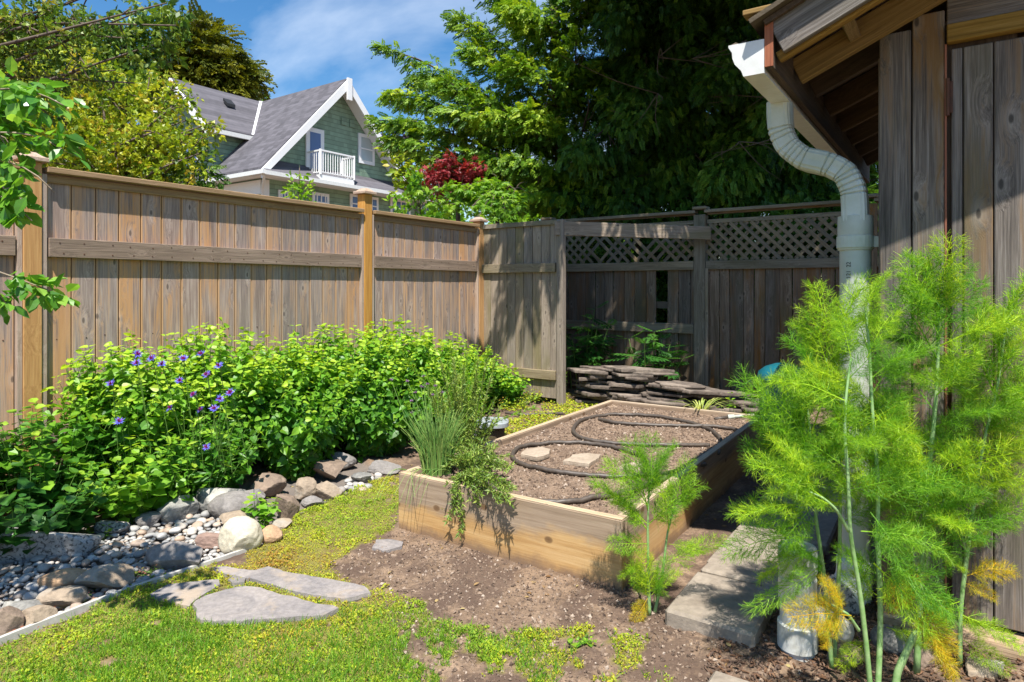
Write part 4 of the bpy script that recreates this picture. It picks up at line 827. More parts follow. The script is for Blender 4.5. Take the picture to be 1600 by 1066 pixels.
hpoly('pent_roof', [(-.08, .16, 5.16), (9.5, .16, 5.16), (9.5, -.64, 5.74), (.35, -.64, 5.74)], Z3*.05, 'roof')
hpoly('eave_soffit', [(.0, .14, 5.06), (9.5, .14, 5.06), (9.5, -.82, 5.10), (.0, -.82, 5.10)], Z3*.04, 'white_paint')
hpoly('eave_soffit', [(-.06, -.83, 5.08), (.6, -.83, 5.12), (.6, -13, 5.12), (-.06, -13, 5.08)], Z3*.03, 'white_paint')
hpoly('gutter', [(-.12, .16, 5.05), (9.5, .16, 5.05), (9.5, .16, 5.19), (-.12, .16, 5.19)], V3*.10, 'gutterw')
hpoly('gutter', [(-.1, .25, 5.07), (-.1, -13, 5.07), (-.1, -13, 5.21), (-.1, .25, 5.21)], -U3*.10, 'gutterw')
hpoly('frieze_band', [(.54, -.9, 4.55), (.54, -9, 4.55), (.54, -9, 5.05), (.54, -.9, 5.05)], -U3*.05, 'white_paint')
hpoly('corner_trim', [(.50, -.79, 0), (.75, -.79, 0), (.75, -.79, 5.06), (.50, -.79, 5.06)], V3*.03, 'white_paint')
m_ = MB(); m_.tube(bez([Hp(-.05, .1, 5.08), Hp(0., .05, 4.95), Hp(.35, -.6, 4.75), Hp(.42, -.7, 4.5), Hp(.42, -.7, 0)], 30), .05, 8); m_.build('drain_pipe', M['gutterw'], hse, True)
def hwin(px0, px1, py0, py1, n, mt='glass', mull=(1, 1), fr=.10, name='window'):
    s0, s1 = HS(px0, n), HS(px1, n); z1 = HZ(py0, (s0+s1)/2, n); z0 = HZ(py1, (s0+s1)/2, n)
    w = hpoly(name, [(s0, n, z0), (s1, n, z0), (s1, n, z1), (s0, n, z1)], V3*.06, 'white_paint')
    hpoly('pane', [(s0+fr, n+.061, z0+fr), (s1-fr, n+.061, z0+fr), (s1-fr, n+.061, z1-fr), (s0+fr, n+.061, z1-fr)], V3*.01, mt, w)
    b = MB()
    for i in range(1, mull[0]): s = s0+(s1-s0)*i/mull[0]; b.box(Hp(s, n+.075, (z0+z1)/2), (.05, .02, z1-z0-.1), (U3, V3, Z3))
    for i in range(1, mull[1]): z = z0+(z1-z0)*i/mull[1]; b.box(Hp((s0+s1)/2, n+.085, z), (s1-s0-.1, .02, .05), (U3, V3, Z3))
    if mull != (1, 1): b.build('muntin', M['white_paint'], w)
hwin(477, 505, 201, 277, -.61, fr=.17, name='balcony_door'); hwin(559, 584, 211, 257, -.61, 'curtain', (1, 2), .14)
for a, b_, top in ((434, 452, 298), (487, 513, 302), (546, 590, 306), (609, 640, 312), (655, 690, 318)):
    hwin(a, b_, top, top+60, -.79, 'glass', (4, 4), .12)
for px_, py_ in ((537, 190), (550, 194)):
    s = HS(px_, -.6); z = HZ(py_, s, -.6); hpoly('vent', [(s-.13, -.6, z-.14), (s+.13, -.6, z-.14), (s+.13, -.6, z+.14), (s-.13, -.6, z+.14)], V3*.03, 'siding')
# balcony
b0, b1 = 2.25, 3.85; bz = 5.42; BN = .18
bal = hpoly('balcony', [(b0, -.6, bz-.22), (b1, -.6, bz-.22), (b1, BN, bz-.22), (b0, BN, bz-.22)], Z3*.20, 'white_paint')
m_ = MB()
for (p, q) in ((Hp(b0, -.55, 0), Hp(b0, BN, 0)), (Hp(b0, BN, 0), Hp(b1, BN, 0)), (Hp(b1, BN, 0), Hp(b1, -.55, 0))):
    m_.beam(p+Z3*(bz+.86), q+Z3*(bz+.86), .055+RS.uniform(0, .01), .055+RS.uniform(0, .01)); m_.beam(p+Z3*(bz+.06), q+Z3*(bz+.06), .045+RS.uniform(0, .01), .04); L = np.linalg.norm(q-p); k = int(L/.11)
    for i in range(1, k): c = p+(q-p)*i/k; m_.box(c+Z3*(bz+.44), (.025, .025, .86))
    m_.box(q+Z3*(bz+.44), (.08, .08, .93))
m_.build('railing', M['white_paint'], bal)
# cross gable
rn_, en = -5.57, -3.05; zc = 7.02; s0 = -.25; sj = (zc-ze)/sm
hpoly('cross_roof', [(s0, rn_, zr_), (hw-.02, rn_, zr_), (sj, en, zc), (s0, en, zc)], Z3*.12, 'roof')
hpoly('cross_roof', [(s0, rn_, zr_), (hw-.02, rn_, zr_), (sj, 2*rn_-en, zc), (s0, 2*rn_-en, zc)][::-1], Z3*.12, 'roof')
hpoly('cheek_wall', [(.3, en-.35, 5.5), (sj+.1, en-.35, 5.5), (sj+.1, en-.35, zc+.2), (.3, en-.35, zc+.2)], -V3*.08, 'siding')
hpoly('front_wall', [(.3, en-.36, 5.2), (.3, en-.36, zc+.15), (.3, rn_, zr_-.1), (.3, 2*rn_-en+.36, zc+.15), (.3, 2*rn_-en+.36, 5.2)], U3*.08, 'siding')
hpoly('barge_board', [(s0, en, zc-.22), (s0, en, zc+.10), (s0, rn_, zr_+.1), (s0, rn_, zr_-.25)], -U3*.07, 'white_paint')
hpoly('barge_board', [(s0, 2*rn_-en, zc-.22), (s0, 2*rn_-en, zc+.10), (s0, rn_, zr_+.1), (s0, rn_, zr_-.25)], -U3*.07, 'white_paint')
hpoly('gutter', [(s0-.05, en, zc-.12), (sj+.1, en, zc-.12), (sj+.1, en, zc+.04), (s0-.05, en, zc+.04)], V3*.12, 'gutterw')
m_ = MB(); m_.beam(Hp(hw-.02, rn_, zr_+.13), Hp(sj, en, zc+.13), .16, .03); m_.build('valley_flashing', M['white_paint'], hse)
hpoly('roof_vent', [(1.4, -4.75, 8.7), (1.75, -4.75, 8.7), (1.75, -4.45, 8.45), (1.4, -4.45, 8.45)], Z3*.12, 'ink')
w_ = MB(); w_.box(Hp(.27, -5.2, 6.2), (.05, 1.3, 1.4), (U3, V3, Z3)); w_ = w_.build('window', M['white_paint'], hse); p_ = MB(); p_.box(Hp(.24, -5.2, 6.2), (.03, 1.1, 1.2), (U3, V3, Z3)); p_.build('pane', M['glass'], w_)

# ------------------------------------------------------------------ plants
def herb(name, c, R, h, nst, node, leaf, tmpl, mt, label, cat='plant', group=None, lean=.35, lw=1., topy=.3, jit=.25, stemr=.0022, pairs=2, z0=.12, up=.9, rbias=0., sm_='stem', parent=None, drop=.15):
    root = parent or empty(name, (c[0], c[1], 0), label, cat, group); P = []; A = []; N = []; S = []; Rr = []; st = MB()
    for i in range(nst):
        a = RS.uniform(0, 6.28); rr = R*math.sqrt(RS.uniform(0, 1)); bx = c[0]+math.cos(a)*rr*.55; by = c[1]+math.sin(a)*rr*.55
        hh = h*RS.uniform(.80, 1.03)*(1-.35*(rr/R)**2); ex_ = c[0]+math.cos(a)*rr*(1.05+lean*.4)+RS.normal()*.02; ey = c[1]+math.sin(a)*rr*(1.05+lean*.4)+RS.normal()*.02
        zb = ground_z(np.array([bx]), np.array([by]))[0] if parent is None or not parent.get('onbed') else .24
        t = np.linspace(0, 1, 8)[:, None]; c3 = np.column_stack([bx+(ex_-bx)*t**1.4, by+(ey-by)*t**1.4, zb+hh*t]); st.tube(c3, np.linspace(stemr*1.3, stemr*.6, 8), 4, cap=False)
        nn = max(2, int(hh*(1-z0)/node)); ph = RS.uniform(0, 6.28)
        for k in range(nn):
            tt = z0+(1-z0)*(k+1)/nn; q = np.array([np.interp(tt, t[:, 0], c3[:, j]) for j in range(3)])
            for e in range(pairs):
                b = ph+k*1.57+e*6.283/pairs+RS.normal()*.3; d = np.array([math.cos(b), math.sin(b), RS.normal()*.2-drop+(.5 if tt > .93 else 0)])
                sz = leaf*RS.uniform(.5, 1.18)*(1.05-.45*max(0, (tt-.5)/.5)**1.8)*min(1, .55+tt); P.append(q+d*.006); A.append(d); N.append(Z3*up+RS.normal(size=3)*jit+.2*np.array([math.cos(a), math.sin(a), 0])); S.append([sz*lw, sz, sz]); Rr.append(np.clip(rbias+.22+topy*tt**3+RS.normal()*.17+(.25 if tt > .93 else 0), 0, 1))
    scatter(tmpl[0], tmpl[1], np.array(P), np.array(A), np.array(N), np.array(S), np.array(Rr), 'foliage', M[mt], root)
    st.build('stem', M[sm_], root, True); return root
def fp(s, n): return FO+s*U+n*V
HB = 'lemon balm bushes along the cedar fence'
for (s, n, R, h, lab) in ((.30, .42, .36, .96, 'leafy bright green bush behind the blue cornflowers, farthest left of the balm bushes'), (.80, .44, .38, .98, 'tall leafy green bush just right of the blue cornflowers'),
        (1.30, .46, .42, .93, 'leafy green bush against the middle of the long fence bay'), (1.80, .50, .44, .98, 'dense leafy green bush with heart-shaped leaves left of the second golden post'),
        (2.28, .52, .44, .96, 'tallest yellow-green bush in front of the second golden fence post'), (2.80, .52, .42, .84, 'leafy green bush in front of the short fence bay'), (3.35, .46, .34, .66, 'lower yellow-green bush near the fence corner'), (3.85, .50, .26, .42, 'small bright green bush at the end of the row by the corner post')):
    herb('leafy_bush', fp(s, n), R, h, 120 if s < 3 else 80, .031, .068, HEART, 'balm', lab, 'bush', HB, topy=.55, drop=.35, up=.55)
for (s, n, R, h, lab) in ((.55, .74, .26, .58, 'low front bush of rounded leaves hanging over the speckled rocks'), (1.15, .80, .28, .62, 'low leafy bush with drooping leaves over the stone border'), (1.75, .88, .28, .60, 'low leafy bush above the angular brown rock'), (2.3, .90, .26, .55, 'low leafy bush left of the chives')):
    herb('leafy_bush', fp(s, n), R, h, 64, .032, .070, HEART, 'balm', lab, 'bush', HB, topy=.15, drop=.6, up=.4, lean=.8, z0=.02)
LW = 'shaded plants at the left end of the border'
for (s, n, R, h, tm, lf, mt, lab) in ((-.62, .30, .36, .62, LEAF, .10, 'darkleaf', 'dark green bush with broad leaves in the shade beside the first golden post'), (-.15, .45, .34, .64, LEAF, .075, 'balm', 'green leafy bush at the foot of the first golden fence post'),
        (-1.0, .45, .34, .60, LEAF, .11, 'darkleaf', 'dark leafy plant at the left frame edge'), (-.35, .78, .30, .42, HEART, .07, 'darkleaf', 'low dark leafy plant above the long granite boulder'), (.18, .80, .28, .44, LEAF, .075, 'brightleaf', 'bright three-leaved bramble hanging over the pebbles'), (-.85, .82, .28, .40, LEAF, .08, 'darkleaf', 'low shaded plant above the left end of the granite boulder')):
    herb('border_plant', fp(s, n), R, h, 46, .045, lf, tm, mt, lab, 'plant', LW, lw=1.5, topy=.25, drop=.25)
# cornflowers
cf = herb('cornflower_plant', (at(300, 0, 3.62)[0], 3.62), .30, .60, 46, .03, .085, NARROW, 'balm', 'clump of mountain cornflowers with blue and purple blooms in front of the balm bushes', 'flower', lw=1.5, topy=.3, up=.6)
fl = [(760, 265), (758, 316), (900, 320), (1018, 290), (1120, 265), (1220, 330), (1150, 380), (1000, 415), (1080, 490), (1220, 515), (1190, 570), (1120, 575), (950, 565), (1280, 480), (1150, 782), (845, 290), (620, 430), (665, 640)]
for i, (x, y) in enumerate(fl):
    c = at(x/3.5525, 480+y/3.5525, 3.34+.14*((i*7) % 5)/5-(.12 if x < 700 else 0)); hd = MB(); tilt = unit(np.array([RS.normal()*.4, -.6, .8])); h_ = MB(); h_.tube([c-tilt*.016, c-tilt*.004, c+tilt*.006], [.006, .009, .005], 8)
    n = 16; P = []; A = []; S = []; 
    s1 = unit(np.cross(tilt, X3)); s2 = np.cross(tilt, s1)
    for k in range(n): a = 6.283*k/n+RS.uniform(-.1, .1); d = (math.cos(a)*s1+math.sin(a)*s2)+tilt*RS.uniform(.1, .6); P.append(c+tilt*.004); A.append(d); S.append([.042, .028*RS.uniform(.8, 1.2), .02])
    f = scatter(NARROW[0], NARROW[1], np.array(P), np.array(A), np.tile(tilt, (n, 1)), np.array(S), RS.uniform(0, 1, n), 'flower_head', M['cornblue'], cf)
    n = 22; P = np.tile(c+tilt*.004, (n, 1)); A = tilt*.8+RS.normal(size=(n, 3))*.45; scatter(NARROW[0], NARROW[1], P, A, RS.normal(size=(n, 3)), np.tile([.03, .022, .01], (n, 1)), RS.uniform(0, 1, n), 'flower_centre', M['cornred'], f)
    sb = np.array([c[0]+RS.normal()*.04, c[1]+.15, .2]); h_.tube(bez([c-tilt*.01, (c+sb)/2+np.array([0, 0, .05]), sb], 8), .0018, 5); h_.build('flower_stem', M['stem'], f)

# chives
cb_ = np.array([-.385, 3.33]); ch = empty('chive_clump', (cb_[0], cb_[1], .25), 'clump of chives with small purple-pink flower heads in the corner of the raised bed', 'herb'); P = []; bl = MB()
for i in range(300):
    a = RS.uniform(0, 6.28); r = .075*math.sqrt(RS.uniform()); b = np.array([cb_[0]+math.cos(a)*r, cb_[1]+math.sin(a)*r, .245]); L = RS.uniform(.18, .35); ln = RS.uniform(.1, .34); d = np.array([math.cos(a)*ln+RS.normal()*.05-.03, math.sin(a)*ln*.8, 0]); bend = RS.uniform(0, .12)
    tip = b+d*L*1.2+Z3*L-Z3*bend*.4; bl.tube(bez([b, b+d*L*.3+Z3*L*.6, tip], 6), np.linspace(.0030, .0010, 6), 4, cap=False)
for k in range(9): b = np.array([cb_[0]-.03+RS.normal()*.05, cb_[1]-.05, .27]); bl.tube(bez([b, b+np.array([-.06, -.14, .06]), b+np.array([-.10+RS.normal()*.03, -.24, -.05-RS.uniform(0, .06)])], 7), np.linspace(.0018, .0007, 7), 4, cap=False)
bl.build('blades', M['chive'], ch, True)
for (x, y) in [(811, 432), (893, 440), (975, 415), (995, 455), (962, 468), (1035, 465), (1022, 510), (1072, 497), (933, 498), (915, 540), (918, 598), (975, 470)]:
    c = at(360+x/3.23, 460+y/3.23, 3.28+RS.uniform(0, .14)); n = 26; A = RS.normal(size=(n, 3)); A[:, 2] = np.abs(A[:, 2])*.9; f = scatter(NARROW[0], NARROW[1], np.tile(c, (n, 1)), A, RS.normal(size=(n, 3)), np.tile([.022, .013, .01], (n, 1)), RS.uniform(0, 1, n), 'flower_head', M['chiveflower'], ch)
    q = np.array([cb_[0]+RS.normal()*.03, cb_[1]+RS.normal()*.03, .25]); m_ = MB(); m_.tube(bez([q, (q+c)/2+np.array([-.01, 0, .02]), c], 7), .0016, 4); m_.build('flower_stalk', M['stem'], f)
def sprigs(name, c, z0, tips, leaf, mt, label, parent=None, per=.006, jit=.5, cat='herb', lw=1.3, sr=.0018):
    root = parent or empty(name, (c[0], c[1], z0), label, cat); P = []; A = []; N = []; S = []; st = MB()
    for t in tips:
        t = np.asarray(t, float); b = np.array([c[0]+RS.normal()*.02, c[1]+RS.normal()*.02, z0]); mid = (b+t)/2+Z3*(.06*np.linalg.norm(t-b)+.02)+RS.normal(size=3)*.012; cv = bez([b, mid, t], 14); st.tube(cv, np.linspace(sr, sr*.4, 14), 4, cap=False); L = np.linalg.norm(np.diff(cv, axis=0), axis=1).sum(); n = int(L/per*2.2)
        u_ = RS.uniform(.15, 1, n)*12.99; i = u_.astype(int); f = (u_-i)[:, None]; p = cv[i]*(1-f)+cv[i+1]*f; tg = unit(cv[i+1]-cv[i]); P.append(p); A.append(tg*.6+RS.normal(size=(n, 3))*jit+Z3*.15); N.append(RS.normal(size=(n, 3))+Z3); S.append(leaf*RS.uniform(.6, 1.3, n))
    S = np.concatenate(S); n = len(S); scatter(NARROW[0], NARROW[1], np.concatenate(P), np.concatenate(A), np.concatenate(N), np.stack([S*lw, S, S], 1), RS.uniform(0, 1, n), 'foliage', M[mt], root); st.build('stem', M['bark'], root, True); return root
c = np.array([-.20, 3.24]); tips = []
for i in range(58): a = RS.uniform(0, 6.28); r = RS.uniform(.05, .24); tips.append((c[0]+math.cos(a)*r*.85, c[1]+math.sin(a)*r*.7+.03, .27+RS.uniform(.02, .15)*(1.2-r*2)))
for i in range(26): tips.append((c[0]+RS.uniform(-.12, .14), c[1]-RS.uniform(.16, .21), RS.uniform(.06, .26)))
for i in range(5): tips.append((c[0]+RS.uniform(.10, .22), c[1]-RS.uniform(.06, .16), RS.uniform(.3, .4)))
rp = sprigs('rosemary_plant', c, .26, tips, .026, 'rosemary', 'sprawling fine-leaved herb hanging over the front board of the raised bed')
def fy(x): return 3.21-.659*(x+.567)
c = np.array([-.24, fy(-.24)+.07]); tips = []
for i in range(15): x_ = RS.uniform(-.33, -.15); tips.append((x_, fy(x_)-RS.uniform(.015, .07), .30-RS.uniform(.02, .24)*(1-abs(x_+.24)*3)))
for i in range(12): x_ = RS.uniform(-.14, .02); tips.append((x_, fy(x_)-RS.uniform(.02, .13), RS.uniform(.27, .36)))
sprigs('rosemary_plant', c, .285, tips, .026, 'rosemary', '', parent=rp)
c = np.array([-.28, 3.66]); tips = [(c[0]+RS.normal()*.11, c[1]+RS.normal()*.10, RS.uniform(.35, .80)) for i in range(46)]
sprigs('wispy_herb', c, .0, tips, .026, 'rosemary', 'tall wispy fine-leaved herb standing behind the chives outside the bed', per=.006, cat='herb')
c = np.array([-.36, 4.75]); tips = [(c[0]+RS.normal()*.14, c[1]+RS.normal()*.12, RS.uniform(.3, .80)) for i in range(40)]
sprigs('wispy_herb', c, .0, tips, .034, 'brightleaf', 'loose light green herb between the valve box and the bushes', per=.007)
# far left corner plants
herb('low_plant', gp(800, 612)[:2], .26, .34, 34, .025, .045, LEAF, 'brightleaf', 'bright green low plant left of the tall spiky weed', 'plant', topy=.5)
herb('low_plant', gp(775, 620)[:2], .22, .46, 30, .025, .045, LEAF, 'brightleaf', 'bright green plant below the fence corner post', 'plant', topy=.5)
herb('low_plant', gp(835, 628)[:2], .20, .16, 30, .02, .035, LEAF, 'moss', 'yellow-green low plant at the back of the dirt near the slate pile', 'plant', topy=.4)
herb('low_plant', gp(805, 636)[:2], .22, .14, 30, .02, .03, LEAF, 'moss', 'yellow-green creeping plant behind the valve box', 'plant', topy=.4)
herb('spiky_weed', gp(850, 612)[:2], .07, 1.0, 7, .014, .075, NARROW, 'brightleaf', 'tall narrow-leaved weed standing up against the board panel', 'weed', lw=1.3, topy=.2, pairs=4, drop=-.3)
herb('spiky_weed', gp(868, 622)[:2], .10, .42, 9, .015, .05, NARROW, 'brightleaf', 'short narrow-leaved weed at the left end of the slate pile', 'weed', lw=1.4, pairs=4, drop=-.2)
PIN = (lambda: (lambda v, q: (v, [q]))(*(lambda L: (sum([l[0] for l in L], []), [[4*i, 4*i+3, 4*i+2, 4*i+1] for i in range(len(L))]))([([(0, y, 0), (sd*.14, y+.03-.05, .01), (sd*.36*(1.1-abs(y-.4)), y+.22, -.05), (sd*.10, y+.13, .01)],) for y in (.1, .25, .4, .55, .7, .82) for sd in (-1, 1)]+[([(0, .85, 0), (-.08, .95, 0), (0, 1.2, -.05), (.08, .95, 0)],)])))()
b_ = Bp(-1.32, .42, 0); herb('leafy_shrub', b_[:2], .42, 1.0, 9, .10, .30, PIN, 'darkleaf', 'tall dark shrub with long leaflets behind the slate pile, left one', 'shrub', topy=.2, drop=.15, stemr=.006, z0=.3, up=1.2, jit=.15)
b_ = Bp(-.45, .42, 0); herb('leafy_shrub', b_[:2], .38, .78, 8, .10, .30, PIN, 'darkleaf', 'lower dark shrub with long leaflets behind the slate pile, right one', 'shrub', topy=.2, drop=.15, stemr=.006, z0=.35, up=1.2, jit=.15)
herb('seedling', gp(405, 822)[:2], .055, .20, 8, .026, .050, HEART, 'brightleaf', 'bright green seedling growing out of the rocks behind the cream boulder', 'plant', topy=.3, lw=1.2)
herb('seedling', gp(155, 838)[:2], .06, .07, 8, .02, .035, HEART, 'brightleaf', 'tiny green seedling by the half hidden speckled rock', 'plant')
for (px, py, lab) in ((165, 905, 'little rosettes of succulent on the long tan rock'), (205, 898, 'reddish green succulent patch right of the tan rock'), (245, 893, 'small reddish succulent next to the flat grey rock'), (125, 935, 'pale green succulent tuft near the edging strip'), (22, 985, 'dark red succulent in the bottom left corner')):
    herb('succulent', gp(px, py)[:2], .075, .05, 26, .010, .018, LEAF, 'sedum', lab, 'succulent', lw=1.6, topy=.6, stemr=.001)
def tuft(name, c, z, n, L, w, mt, label, spread=.6, cat='plant'):
    a = RS.uniform(0, 6.28, n); root = empty(name, (c[0], c[1], z), label, cat); m_ = MB()
    for i in range(n):
        d = np.array([math.cos(a[i]), math.sin(a[i]), 0])*spread*RS.uniform(.3, 1.2); l = L*RS.uniform(.6, 1.1); b = np.array([c[0], c[1], z])+d*.03; cv = bez([b, b+d*l*.5+Z3*l*.6, b+d*l*1.1+Z3*l*.35], 6); sd = unit(np.cross(d, Z3))*w; ww = np.array([.5, .9, 1, .8, .5, .08])[:, None]; v = np.concatenate([cv-sd*ww, cv+sd*ww]); m_._add(v, [[k, k+1, 7+k, 6+k] for k in range(5)])
    m_.build('blades', M[mt], root); return root
pz_ = hz(1095, 640); tuft('pale_tuft', pz_, .25, 26, .20, .006, 'pale', 'pale yellow-green strap-leaved tuft at the far edge of the bed soil', 1.3)
herb('seedling', hz(1140, 632)[:2], .05, .36, 4, .05, .07, LEAF, 'brightleaf', 'light green seedling behind the far end of the raised bed', 'plant', z0=.4)
for i, (px, py, lab) in enumerate(((905, 1005, 'small weed in the dirt at the edge of the moss, left one'), (1095, 980, 'small weed in front of the concrete paver'), (1160, 1000, 'small green weed in the mulch'))):
    herb('small_weed', gp(px, py)[:2], .035, .03, 8, .01, .022, HEART, 'brightleaf', lab, 'weed', stemr=.001)

# ------------------------------------------------------------------ fennel
def frond_mesh(k):
    P = []; A = []; S = []; ra = MB(); n = 12; cv = bez([(0, 0, 0), (0, .5, .06), (0, 1, -.10)], 20)
    ra.tube(cv, np.linspace(.010, .003, 20), 4, cap=False)
    for i in range(n):
        t = .12+.86*i/n; q = np.array([np.interp(t, np.linspace(0, 1, 20), cv[:, j]) for j in range(3)])
        for sd in (-1, 1):
            L = .42*(1-.72*t)*RS.uniform(.8, 1.15)*(1 if t > .2 else .8); d = unit(np.array([sd*.85, .62, RS.normal()*.28-.05])); d2 = unit(d+np.array([0, .35, -.15])); pc = bez([q, q+d*L*.5, q+d*L*.5+d2*L*.5], 8); ra.tube(pc, np.linspace(.004, .0018, 8), 3, cap=False)
            m_ = max(4, int(19*L/.42))
            for j in range(m_):
                u_ = .08+.92*(j+RS.uniform())/m_; p = np.array([np.interp(u_, np.linspace(0, 1, 8), pc[:, c_]) for c_ in range(3)])
                for e in range(4):
                    dd = unit(d2*.8+RS.normal(size=3)*.60); l = RS.uniform(.08, .19)*(1.1-.45*u_); P.append(p); A.append(dd); S.append([1, l, 1])
                    if e < 3: P.append(p+dd*l*.45); A.append(unit(dd+RS.normal(size=3)*.55)); S.append([1, l*.65, 1])
    P = np.array(P); A = np.array(A); S = np.array(S); S[:, 0] = .0019; S[:, 2] = .004; ny_ = len(P); N_ = unit(np.cross(A, RS.normal(size=(ny_, 3)))); Xd = unit(np.cross(A, N_))
    v = np.stack([P-Xd*S[:, :1], P+Xd*S[:, :1], P+A*S[:, 1:2]+Xd*S[:, :1]*.5, P+A*S[:, 1:2]-Xd*S[:, :1]*.5], 1).reshape(-1, 3); q = np.arange(ny_*4).reshape(-1, 4); rr = np.repeat(np.clip(.45+.35*np.repeat(RS.normal(size=ny_//7+1), 7)[:ny_]*.7+.2*RS.normal(size=ny_)+.3*(P[:, 1]-.5), 0, 1), 4)
    rv = np.concatenate(ra.v); rq = np.concatenate(ra.q); return mkmesh('frond', np.concatenate([v, rv]), [np.concatenate([q, rq+len(v)])], dict(rnd=np.concatenate([rr, np.full(len(rv), .75)])))
FR = [frond_mesh(k) for k in range(5)]; FRY = []
for f in FR: f.materials.append(M['fennel']); g_ = f.copy(); g_.materials.clear(); g_.materials.append(M['fennelyellow']); FRY.append(g_)
fc = [0]
def frond(root, p0, p1, yellow=False, w=1.):
    fc[0] += 1; k = fc[0] % 5; o = bpy.data.objects.new('frond', (FRY if yellow else FR)[k]); COL.objects.link(o)
    d = unit(p1-p0); L = np.linalg.norm(p1-p0); up_ = unit(Z3+RS.normal(size=3)*.35+np.array([0, -.5, 0])); x = unit(np.cross(d, up_)); z = np.cross(x, d)
    mw = Matrix(((x[0]*L*w, d[0]*L, z[0]*L*w, p0[0]), (x[1]*L*w, d[1]*L, z[1]*L*w, p0[1]), (x[2]*L*w, d[2]*L, z[2]*L*w, p0[2]), (0, 0, 0, 1)))
    o.parent = root; o.matrix_parent_inverse = Matrix.Identity(4); loc = Vector(root.location); o.matrix_basis = Matrix.Translation(-loc) @ mw
    if yellow: o['label'] = 'yellowed frond'
def stalk(root, pts, r0, r1, name='stalk'):
    c = bez(pts, 22); rad = .82*np.linspace(r0, r1, 22)*(1+.10*(np.arange(22) % 6 == 0)); MB().tube(c, rad, 9).build(name, M['stalk'], root, True); return c
def FE(px, py, Y): return at(px, py, Y)
def plant(px, py, label, Y):
    b = gp(px, py) if Y is None else at(px, 1000, Y)*np.array([1, 1, 0]); return empty('fennel_plant', (b[0], b[1], 0), label, 'fennel', None), b
def auto(root, c, Y, n, L, t0=.35, sp=.9, bias=0.):
    for i in range(n):
        t = t0+(1-t0)*i/max(1, n-1); q = np.array([np.interp(t, np.linspace(0, 1, 22), c[:, j]) for j in range(3)]); a = i*2.4+RS.uniform(-.5, .5); l = L*RS.uniform(.75, 1.15)*(1.0-.42*(t > .9)); d = unit(np.array([math.cos(a)*sp+bias, math.sin(a)*sp*.8, RS.uniform(.15, .7)+.8*(t > .9)])); frond(root, q, q+d*l)
# plant in front (largest stems from the bottom edge)
r1, b = plant(1368, 0, 'tall feathery fennel whose stalks rise from the bottom edge of the photo, the nearest one', 1.84); Y = 1.84
c1 = stalk(r1, [b+np.array([-.01, 0, 0]), FE(1353, 999, Y), FE(1342, 912, Y), FE(1326, 825, Y), FE(1327, 752, Y), FE(1318, 680, Y+.02), FE(1322, 610, Y+.04), FE(1330, 560, Y+.06)], .0095, .004)
auto(r1, c1, Y, 7, .22, .62)
c2 = stalk(r1, [b+np.array([.01, .01, 0]), FE(1377, 960, Y+.04), FE(1370, 825, Y+.06), FE(1374, 760, Y+.07), FE(1362, 640, Y+.08), FE(1360, 560, Y+.1), FE(1352, 480, Y+.1)], .0105, .004)
auto(r1, c2, Y, 9, .23, .5)
c3 = stalk(r1, [FE(1326, 830, Y), FE(1306, 795, Y-.02), FE(1285, 777, Y-.02), FE(1255, 765, Y-.03)], .006, .003, 'side_stalk')
for (p, q, w) in (((1285, 777), (1175, 715), 1.), ((1300, 790), (1200, 760), 1.), ((1275, 775), (1215, 680), 1.)): frond(r1, FE(*p, Y-.02), FE(*q, Y-.05), w=w)
c4 = stalk(r1, [FE(1342, 985, Y), FE(1325, 960, Y-.02), FE(1300, 945, Y-.03)], .006, .004, 'side_stalk'); frond(r1, FE(1330, 962, Y-.02), FE(1235, 960, Y-.05), True, 1.1); frond(r1, FE(1310, 950, Y-.03), FE(1285, 1010, Y-.05), True, 1.2); frond(r1, FE(1320, 960, Y-.02), FE(1290, 905, Y-.05), True, 1.)
c5 = stalk(r1, [b+np.array([.05, .0, 0]), FE(1402, 1050, Y), FE(1425, 1000, Y), FE(1432, 985, Y)], .013, .011, 'cut_stalk')
frond(r1, FE(1345, 830, Y), FE(1480, 850, Y-.06), w=1.); frond(r1, FE(1372, 870, Y), FE(1500, 960, Y-.06), w=1.); frond(r1, FE(1365, 880, Y), FE(1480, 1000, Y-.05), w=.9); frond(r1, FE(1360, 800, Y), FE(1420, 900, Y-.08), w=1.1)
frond(r1, FE(1430, 960, Y), FE(1500, 1060, Y-.05), True, 1.); frond(r1, FE(1440, 940, Y), FE(1490, 1040, Y-.02), True, 1.)
# left plant
r2, b = plant(1300, 0, 'feathery fennel with long low sprays reaching left over the path', 2.02); Y = 2.02
c = stalk(r2, [b, FE(1288, 897, Y), FE(1273, 800, Y), FE(1268, 700, Y), FE(1262, 640, Y)], .009, .004)
for (p, q, w) in (((1270, 840), (1130, 855), .9), ((1275, 820), (1140, 790), .9), ((1272, 790), (1150, 800), .8), ((1272, 770), (1170, 690), .9), ((1268, 740), (1165, 585), .75), ((1268, 760), (1185, 640), .9), ((1266, 700), (1190, 600), .9), ((1264, 680), (1235, 570), 1.), ((1264, 690), (1300, 560), 1.), ((1268, 720), (1200, 750), 1.), ((1268, 740), (1345, 680), 1.), ((1280, 860), (1180, 900), .8), ((1270, 790), (1215, 860), 1.), ((1272, 800), (1330, 760), 1.), ((1290, 880), (1175, 955), .45)): frond(r2, FE(*p, Y), FE(*q, Y+RS.uniform(-.12, .10)), w=w)
c = stalk(r2, [b+np.array([.02, .03, 0]), FE(1312, 880, Y+.05), FE(1313, 740, Y+.05), FE(1308, 640, Y+.05), FE(1290, 560, Y+.05)], .009, .004); auto(r2, c, Y, 10, .25, .45)
